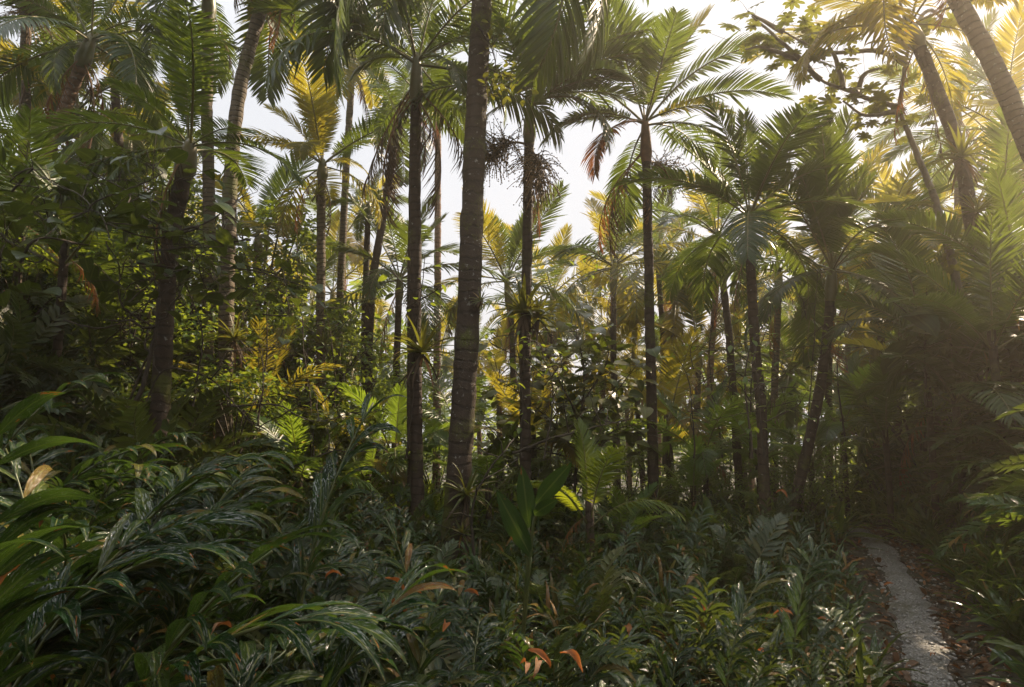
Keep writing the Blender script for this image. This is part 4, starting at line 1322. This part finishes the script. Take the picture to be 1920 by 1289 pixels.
# thin saplings filling the understorey
rq = random.Random(404)
for k in range(38):
    px = rq.choice([rq.uniform(170, 800), rq.uniform(170, 560), rq.uniform(170, 700), rq.uniform(900, 1640)])
    Y = rq.uniform(7.2, 12.5)
    top = rq.uniform(430, 700)
    b = at(px, 800, Y)
    stems = [[(px, 860 if px > 600 else 800, Y), (px + rq.uniform(-25, 25), (top + 800) / 2, Y), (px + rq.uniform(-50, 50), top, Y + rq.uniform(-.3, .3))]]
    for q in range(3):
        y = rq.uniform(top, top + 170)
        stems.append([(px, y + 30, Y), (px + rq.uniform(-70, 70), y - 10, Y + rq.uniform(-.3, .3)), (px + rq.uniform(-120, 120), y + rq.uniform(-30, 30), Y)])
    leafy('sapling', 'thin sapling with few leaves in the shade between the trunks' if px < 850 else 'thin sapling with few leaves in the misty middle growth', 'sapling', stems, rq.choice([OVATE, OVATE, LANCE]), 'shrub', rq.uniform(0.09, 0.15), 46, 600 + k,
          rad=rq.uniform(0.010, 0.02), spread=0.10, group='thin saplings in the shade' if px < 850 else 'thin saplings in the misty growth')


# ------------------------------------------------------------------ ginger canes
def ginger_cane(seed, H=1.45, nl=15, lean=0.7):
    rs = np.random.default_rng(seed)
    pts = []
    p, el, az = np.zeros(3), radians(88), 0.0
    for i in range(17):
        pts.append(p.copy())
        el -= lean / 16 * (0.3 + 1.5 * i / 16)
        p = p + np.array([cos(el) * cos(az), cos(el) * sin(az), sin(el)]) * H / 16
        az += rs.normal() * 0.03
    pts = np.array(pts)
    g = Geo()
    tube(g, pts, np.linspace(0.011, 0.004, len(pts)), 7)
    stem = g.mesh('stem', M['ginger_stem'])
    leaves = []
    for k in range(nl):
        f = 0.30 + 0.70 * (k + 1) / nl
        i = min(15, int(f * 16))
        t = nrm(pts[min(16, i + 1)] - pts[max(0, i - 1)])
        side = nrm(np.cross(t, np.array([0, 0, 1.0])) + np.array([0, 1e-3, 0]))
        sg = 1 if k % 2 else -1
        be = radians(48 + rs.normal() * 9 - 26 * (f - 0.3))
        d = t * cos(be) + side * sg * sin(be) + np.array([0, 0, 0.12])
        g = Geo()
        L = (0.25 + 0.16 * sin(pi * (0.15 + 0.8 * (f - 0.3) / 0.7))) * (0.88 + 0.24 * rs.random())
        leaf_strip(g, pts[i], d, L, L * 0.155 * (0.9 + 0.25 * rs.random()), droop=1.0 + 1.2 * rs.random(), fold=0.20 + 0.2 * rs.random(), n=11, rnd=rs.random() * 0.5, up=nrm(np.cross(side * sg, t) * sg + np.array([0, 0, 0.6])),
                   peak=0.42, base=0.14, wave=0.035, twist=rs.normal() * 0.35, seed=rs.random() * 9)
        leaves.append(g)
    return stem, leaves


def ginger_root(cane, joined, loc, rot, s, label, group):
    stem, leaves = cane
    t = thing('ginger_plant', loc, label, 'ginger plant', group, rot, s)
    link('stem', stem, t)
    if joined:
        g = Geo()
        for L in leaves:
            V, A, Q, T, QM, TM = L.arrays()
            g.add(V, Q, T, A)
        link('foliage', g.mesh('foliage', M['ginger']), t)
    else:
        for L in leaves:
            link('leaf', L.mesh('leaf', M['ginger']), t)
    return t


CANES = [ginger_cane(11, 1.45, 18, 0.9), ginger_cane(12, 1.45, 18, 1.3), ginger_cane(13, 1.55, 18, 0.5), ginger_cane(14, 1.5, 19, 1.7), ginger_cane(15, 1.45, 18, 1.1), ginger_cane(16, 1.55, 19, 1.5)]
G_NEAR = 'ginger plants crowding the near undergrowth'
G_FAR = 'ginger plants further back in the undergrowth'
L_NEAR = 'glossy wet ginger cane among the crowded near canes'
L_FAR = 'smaller ginger cane in the darker growth before the trunks'
protos = {}


def ginger(k, x, y, az, s, joined=False, label=None, tilt=0.0):
    lab = label or (L_FAR if joined else L_NEAR)
    grp = G_FAR if joined else G_NEAR
    loc, rot = (x, y, gh(x, y) - 0.03), (tilt, 0, az)
    if (k, joined) not in protos:
        protos[(k, joined)] = ginger_root(CANES[k], joined, loc, rot, s, lab, grp)
    else:
        copy_tree(protos[(k, joined)], loc, rot, s, lab, grp)


rg = random.Random(5)
special = [
    (5, -1.75, 2.15, 0.15, 1.00, 'large ginger cane with leaves hanging over the shaded near corner'),
    (3, -1.30, 2.05, -0.05, 1.05, 'ginger cane arching low with long drooping streaky leaves'),
    (1, -1.95, 3.0, 0.25, 1.18, 'tall ginger cane standing over the others beneath the dark slope'),
    (2, -1.05, 3.3, 0.5, 1.12, 'upright ginger cane with pale shining leaves below the pale ringed palm'),
    (2, -0.42, 3.6, 2.6, 0.78, 'slanting ginger cane with silvery leaves before the dark slim palm'),
    (4, 0.18, 3.1, 0.2, 0.62, 'ginger cane lying almost flat in the middle of the growth'),
    (0, 1.05, 3.6, 0.4, 0.66, 'lone ginger cane with silver leaves below the straight palm'),
    (2, 1.55, 4.0, 0.2, 0.62, 'ginger cane nearest to the gravel path'),
]
for k, x, y, az, s, lab in special:
    ginger(k, x, y, az, s, False, lab)
n = 0
while n < 84:
    y = rg.uniform(1.75, 4.6)
    x = rg.uniform(-0.80 * y, 0.30 * y)
    if x > 0.2 and rg.random() < 0.45:
        continue
    if math.hypot(x, y) < 1.75:
        continue
    lim = float(np.interp(x / y, [-0.8, -0.45, -0.2, 0.05, 0.3], [1.15, 1.02, 0.76, 0.54, 0.5]))
    ginger(rg.choice([0, 1, 1, 2, 3, 3, 4, 5, 5]), x, y, rg.gauss(0.1, 0.9) if rg.random() < 0.75 else rg.uniform(0, 6.28), lim * rg.uniform(0.72, 1.0), tilt=rg.gauss(0, 0.08))
    n += 1
n = 0
while n < 150:
    y = rg.uniform(3.2, 8.2)
    x = rg.uniform(-0.62 * y, 0.50 * y)
    if x > float(path_x(y)) - (1.7 if y > 4.2 else 0.85):
        continue
    ginger(rg.randrange(6), x, y, rg.uniform(0, 6.28), rg.uniform(0.34, 0.58) * (1.0 if x < -0.2 * y else (0.65 if y < 5 else 0.45)), True, tilt=rg.gauss(0, 0.12))
    n += 1

# three big paddle leaves standing upright
root_p = at(975, 1150, 4.6)
t = thing('paddle_leaf_plant', (root_p.x, root_p.y, gh(root_p.x, root_p.y)), 'three tall dark paddle shaped leaves standing upright before the fruiting trunk', 'large-leaved plant')
g = Geo()
for (b, tip, W, Y0, Y1) in [((996, 1045), (931, 917), 0.135, 4.6, 4.5), ((992, 990), (978, 872), 0.12, 4.6, 4.55), ((1004, 945), (1072, 866), 0.12, 4.6, 4.4), ((1000, 965), (1046, 935), 0.09, 4.6, 4.3)]:
    p0, p1 = at(b[0], b[1], Y0), at(tip[0], tip[1], Y1)
    lg = Geo()
    leaf_strip(lg, tuple(p0 - t.location), tuple(p1 - p0), (p1 - p0).length, W, droop=0.05, fold=0.18, n=10, rnd=random.random() * 0.4, up=(0.15, -1, 0.25), peak=0.45, base=0.16)
    link('leaf', lg.mesh('leaf', M['paddle']), t)
    cv = catmull([(0, 0, -0.05), tuple((p0 - t.location) * 0.5), tuple(p0 - t.location)], 0.08)
    tube(g, cv, np.linspace(0.012, 0.006, len(cv)), 6)
link('stem', g.mesh('stem', M['ginger_stem']), t)


# dry orange leaves caught in the ginger
def dry_leaf(seed):
    rs = np.random.default_rng(seed)
    g = Geo()
    leaf_strip(g, (0, 0, 0), (1, 0, 0.5), 0.28, 0.06, droop=2.6, fold=0.9, n=9, rnd=rs.random(), wave=0.10, twist=rs.normal() * 1.2, seed=rs.random() * 9)
    return g.mesh('dry_leaf', M['dead_leaf'])


DRY = [dry_leaf(s) for s in range(5)]
for k, (px, py, Y, s, lab) in enumerate([
    (722, 1085, 3.0, 0.8, 'orange and green dry blade standing up in the ginger'), (722, 1140, 2.9, 1.0, 'crumpled salmon dry leaf in the middle ginger'), (745, 1138, 2.95, 0.9, 'curled dry leaf touching the crumpled salmon one'),
    (735, 1150, 2.85, 0.8, 'lower curled leaf of the salmon dry bunch'), (830, 1185, 2.6, 0.7, 'orange dry strip lying on a ginger stem'), (990, 1220, 2.5, 0.65, 'biggest bright orange dry leaf near the lower edge'),
    (1010, 1240, 2.45, 0.65, 'orange dry leaf beneath the biggest bright one'), (985, 1265, 2.4, 0.6, 'dark orange dry leaf at the lower edge'), (1050, 1225, 2.6, 0.7, 'small orange dry leaf beside the biggest bright one'),
    (435, 1180, 2.3, 0.6, 'orange leaf tip poking from a green ginger blade'), (1450, 1155, 4.4, 0.8, 'orange dry leaf in the low growth near the path'), (1440, 1228, 3.9, 0.8, 'dry orange leaf low under the path-side growth'),
    (1556, 1165, 4.6, 0.7, 'small orange leaf close to the path edge'), (60, 1062, 2.3, 0.9, 'reddish dry leaf in the shaded near corner'), (100, 950, 2.6, 0.6, 'rust leaf under the tall shaded ginger'),
    (640, 1080, 3.2, 0.6, 'small orange leaf on the ginger stems'),     (1345, 1030, 7.0, 1.3, 'hanging rust dry leaf under the thin straight palm'), (1455, 925, 9.0, 1.4, 'hanging orange dry leaf by the slim trunk'), (870, 1110, 3.4, 0.6, 'small dry leaf below the lowest bromeliad'),
    (560, 1190, 2.7, 0.6, 'brown dry leaf deep between the near canes'), (300, 1110, 2.6, 0.6, 'dry leaf half hidden under the tall shaded ginger'), (1180, 1200, 3.2, 0.7, 'orange dry leaf under the lone silver ginger'), (1300, 1120, 4.2, 0.7, 'small dry leaf in the growth below the thin palm pair'),
    (1815, 1020, 6.4, 0.7, 'orange leaf hanging on the fern bank'), (1753, 1238, 4.9, 0.45, 'flat dry leaf lying on the gravel path'),
]):
    p = at(px, py, Y)
    if 'gravel' in lab:
        p = Vector((p.x, p.y, gh(p.x, p.y) + 0.05))
    o = link('dry_leaf', DRY[k % 5])
    o.location = p
    o.rotation_euler = (rv.uniform(-.6, .6), rv.uniform(-.5, .9), rv.uniform(0, 6.28))
    o.scale = (s * 0.62,) * 3
    tag(o, lab, 'dry leaf', 'dry leaves caught in the growth')

# ------------------------------------------------------------------ ferns and ground cover
SF = frond_geo(n=15, arch=1.2, lob=0.20, lw=0.05, vee=0.1, droop=0.5, seed=21, start=0.12, tube_sides=3, seg=2, rach=0.006).arrays()


def fern_geo(seed, n=8, el=(60, 15)):
    rs = np.random.default_rng(seed)
    g = Geo()
    az = np.arange(n) * 2.4 + rs.normal(0, 0.3, n)
    f = np.arange(n) / n
    elv = np.radians(el[0] + (el[1] - el[0]) * f) + rs.normal(0, 0.1, n)
    g.scatter(SF, vec_mats(np.zeros((n, 3)), az, elv, rs.normal(0, 0.15, n), 0.8 + 0.35 * rs.random(n)), rs.random(n) * 0.4)
    return g


FERN_GEO = [fern_geo(1), fern_geo(2, 10, (50, 0)), fern_geo(3, 7, (70, 20))]
FERN_MESH = [f.mesh('fronds', [M['fern'], M['rachis']]) for f in FERN_GEO]
FERN_ARR = [f.arrays() for f in FERN_GEO]


def tuft(seed, n=9, L=(0.3, 0.5), W=0.055, el=(75, 20), droop=1.5, ns=5):
    rs = np.random.default_rng(seed)
    g = Geo()
    for k in range(n):
        az = k * 2.4 + rs.normal() * 0.3
        e = radians(el[0] + (el[1] - el[0]) * k / n)
        leaf_strip(g, (0, 0, 0.0), (cos(e) * cos(az), cos(e) * sin(az), sin(e)), rs.uniform(*L), W * (0.7 + 0.6 * rs.random()), droop=droop * (0.6 + 0.7 * rs.random()), fold=0.3, n=ns, rnd=rs.random() * 0.4, base=0.25,
                   twist=rs.normal() * 0.3)
    return g.arrays()


TUFTS = [tuft(1), tuft(2, 11, (0.25, 0.45), 0.04), tuft(3, 7, (0.35, 0.55), 0.07), tuft(4, 12, (0.3, 0.6), 0.03, (80, 10), 2.0)]
CANE_ARR = []
for k in (0, 2, 3):
    g = Geo()
    for L in CANES[k][1]:
        V, A, Q, T, QM, TM = L.arrays()
        g.add(V, Q, T, A)
    CANE_ARR.append(g.arrays())


def cover(name, label, region, items, mat, seed, rules):
    """one sheet of uncountable growth; region(rs, n) gives points, items = [(template, count, scale range, lift, tilt)]"""
    rs = np.random.default_rng(seed)
    g = Geo()
    for it in items:
        arr, cnt, (s0, s1), lift, tilt = it[:5]
        x, y = (it[5] if len(it) > 5 else region)(rs, cnt)
        z = ground_h(x, y) + lift * rs.random(len(x))
        n = len(x)
        a = rs.random(n) * 2 * pi
        e = rs.normal(0, tilt, n)
        g.scatter(arr, vec_mats(np.stack([x, y, z - 0.02], 1), a, e, rs.normal(0, tilt, n), rs.uniform(s0, s1, n)), rs.random(n) * rules)
    o = link(name, g.mesh(name, mat))
    tag(o, label, name.replace('_', ' '), kind='stuff')
    return o


def reg_left(rs, n):
    y = 2.6 + 9.5 * rs.random(n * 3) ** 0.8
    x = rs.uniform(-0.85, 0.9, n * 3) * y
    k = (x < path_x(y) - np.where(y > 5.0, 0.55, 0.30) - 0.12 * rs.random(n * 3)) & (np.hypot(x, y) > 2.4)
    return x[k][:n], y[k][:n]


def reg_bank(rs, n):
    y = 2.5 + 13 * rs.random(n * 2)
    x = path_x(y) + 0.56 + 4.6 * rs.random(n * 2) ** 1.1
    return x[:n], y[:n]


def reg_bank_high(rs, n):
    x, y = reg_bank(rs, n)
    return x + 0.62, y


def reg_shade(rs, n):
    y = 5.2 + 5.5 * rs.random(n)
    x = -(0.50 + 0.42 * rs.random(n)) * y - 0.4
    return x, y


def reg_far(rs, n):
    y = 9.5 + 26 * rs.random(n) ** 1.3
    x = rs.uniform(-0.85, 0.85, n) * y
    k = np.abs(x - path_x(y)) > 0.4
    return x[k], y[k]


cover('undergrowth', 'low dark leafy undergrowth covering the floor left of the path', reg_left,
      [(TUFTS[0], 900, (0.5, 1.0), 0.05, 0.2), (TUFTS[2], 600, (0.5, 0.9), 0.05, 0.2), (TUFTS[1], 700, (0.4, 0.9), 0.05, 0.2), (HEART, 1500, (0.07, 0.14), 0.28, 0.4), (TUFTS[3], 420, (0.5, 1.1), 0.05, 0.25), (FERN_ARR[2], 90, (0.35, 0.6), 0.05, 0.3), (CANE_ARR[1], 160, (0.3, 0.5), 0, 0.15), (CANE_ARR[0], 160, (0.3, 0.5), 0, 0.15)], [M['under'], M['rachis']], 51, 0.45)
cover('bank_growth', 'dense drooping ferny growth covering the bank beside the path', reg_bank,
      [(TUFTS[3], 700, (0.6, 1.2), 0.1, 0.4), (FERN_ARR[1], 240, (0.5, 1.0), 0.1, 0.45, reg_bank_high), (FERN_ARR[0], 150, (0.5, 0.9), 0.1, 0.45, reg_bank_high), (TUFTS[0], 900, (0.5, 1.2), 0.15, 0.4, reg_bank_high), (TUFTS[1], 700, (0.3, 0.7), 0.02, 0.3), (TUFTS[2], 500, (0.5, 1.0), 0.05, 0.4), (CANE_ARR[2], 380, (0.35, 0.7), 0, 0.4, reg_bank_high)], [M['bank'], M['rachis']], 52, 0.45)
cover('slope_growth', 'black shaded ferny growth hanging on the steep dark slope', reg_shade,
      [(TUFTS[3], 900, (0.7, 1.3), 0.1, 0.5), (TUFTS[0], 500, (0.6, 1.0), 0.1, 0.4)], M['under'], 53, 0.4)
cover('understorey_leaves', 'mass of far low leaves between the distant trunks', reg_far,
      [(TUFTS[0], 1100, (0.8, 1.6), 0.1, 0.3), (TUFTS[2], 900, (0.8, 1.7), 0.2, 0.3), (TUFTS[3], 600, (0.8, 1.8), 0.1, 0.3)], M['shrub'], 54, 0.5)

# ferns as plants of their own
rf = random.Random(77)
n = 0
fern_spots = []
while n < 150:
    q = rf.random()
    if q < 0.55:
        y = rf.uniform(3.2, 13)
        x = float(path_x(y)) + 1.35 + 3.4 * rf.random() ** 1.1
        lab, grp, s = 'drooping fern on the bank above the gravel path', 'ferns on the path bank', rf.uniform(0.7, 1.35)
    elif q < 0.78:
        y = rf.uniform(4.5, 10)
        x = float(path_x(y)) - 1.3 - rf.random() ** 1.5 * 5
        lab, grp, s = 'low fern in the undergrowth between path and trunks', 'ferns in the undergrowth', rf.uniform(0.5, 0.85)
    else:
        y = rf.uniform(5.5, 9.5)
        x = -(0.48 + 0.35 * rf.random()) * y
        lab, grp, s = 'dark fern on the black shaded slope', 'ferns on the shaded slope', rf.uniform(0.9, 1.4)
    t = thing('fern', (x, y, gh(x, y) + 0.03), lab, 'fern', grp, (rf.gauss(0, .25), rf.gauss(-.25, .2), rf.random() * 6.28), s)
    link('fronds', FERN_MESH[rf.randrange(3)], t)
    n += 1

for k in range(7):
    y = rf.uniform(2.8, 4.6)
    x = rf.uniform(-0.5, 0.42) * y
    t = thing('fern', (x, y, gh(x, y) + 0.35), 'fern pushing up between the near ginger canes', 'fern', 'ferns among the near ginger', (rf.gauss(0, .2), rf.gauss(0, .2), rf.random() * 6.28), rf.uniform(0.45, 0.7))
    link('fronds', FERN_MESH[rf.randrange(3)], t)
# leaf litter along the path edges
def reg_litter(rs, n):
    y = 2.5 + 10 * rs.random(n)
    off = np.where(rs.random(n) < 0.65, 0.16 + 0.42 * rs.random(n), -0.14 - 0.4 * rs.random(n))
    return path_x(y) + off, y


FLAT = tmpl(lambda g: leaf_strip(g, (0, 0, 0), (1, 0, 0.25), 0.13, 0.05, droop=1.0, fold=0.4, n=4, base=0.2, wave=0.08))
cover('leaf_litter', 'wet brown fallen leaves lining both edges of the path', reg_litter, [(FLAT, 1500, (0.3, 1.1), 0.045, 0.35)], M['litter'], 55, 1.0)


# far wood closing the view
def far_wood():
    rs = np.random.default_rng(91)
    g = Geo()
    big = tmpl(lambda q: leaf_strip(q, (0, 0, 0), (1, 0, 0.2), 1.0, 0.4, droop=0.9, fold=0.3, n=2, base=0.3))
    for k in range(120):
        y = rs.uniform(30, 75)
        x = rs.uniform(-0.95, 0.95) * y
        if abs(x / y - 0.39) < 0.03 and y < 60:
            continue
        z0 = gh(x, y)
        H = rs.uniform(5.0, 8.5) * (1 + 0.5 * sstep(0.1, 0.7, abs(x / y + 0.05)))
        m = 150
        v = rs.normal(0, 1, (m, 3))
        v /= np.linalg.norm(v, axis=1)[:, None]
        P = np.array([x, y, z0 + H * 0.62]) + v * (0.4 + 0.6 * rs.random((m, 1))) * np.array([2.4, 2.4, H * 0.42])
        g.scatter(big, vec_mats(P, np.arctan2(v[:, 1], v[:, 0]), rs.normal(-0.2, 0.4, m), rs.normal(0, 0.4, m), rs.uniform(0.5, 1.1, m)), rs.random(m) * 0.4)
    o = link('far_wood', g.mesh('far_wood', M['shrub']))
    tag(o, 'far hazy wood closing the view between the trunks', 'far wood', kind='stuff')


far_wood()


# ------------------------------------------------------------------ haze
def haze():
    me = bpy.data.meshes.new('haze')
    x0, x1, y0, y1, z0, z1 = -90, 90, -14, 100, -12, 12.5
    V = [(x, y, z) for z in (z0, z1) for y in (y0, y1) for x in (x0, x1)]
    me.from_pydata(V, [], [(0, 2, 3, 1), (4, 5, 7, 6), (0, 1, 5, 4), (1, 3, 7, 5), (3, 2, 6, 7), (2, 0, 4, 6)])
    m, N, K, out = nt('misty_air')
    v = N.new('ShaderNodeVolumePrincipled')
    v.inputs['Color'].default_value = (0.97, 0.86, 0.72, 1)
    v.inputs['Density'].default_value = HAZE_D
    v.inputs['Anisotropy'].default_value = HAZE_G
    K.new(v.outputs[0], out.inputs['Volume'])
    me.materials.append(m)
    o = link('haze', me)
    tag(o, 'thin warm mist filling the air between the palms', 'haze', kind='stuff')


HAZE_D, HAZE_G = 0.0041, 0.70
haze()
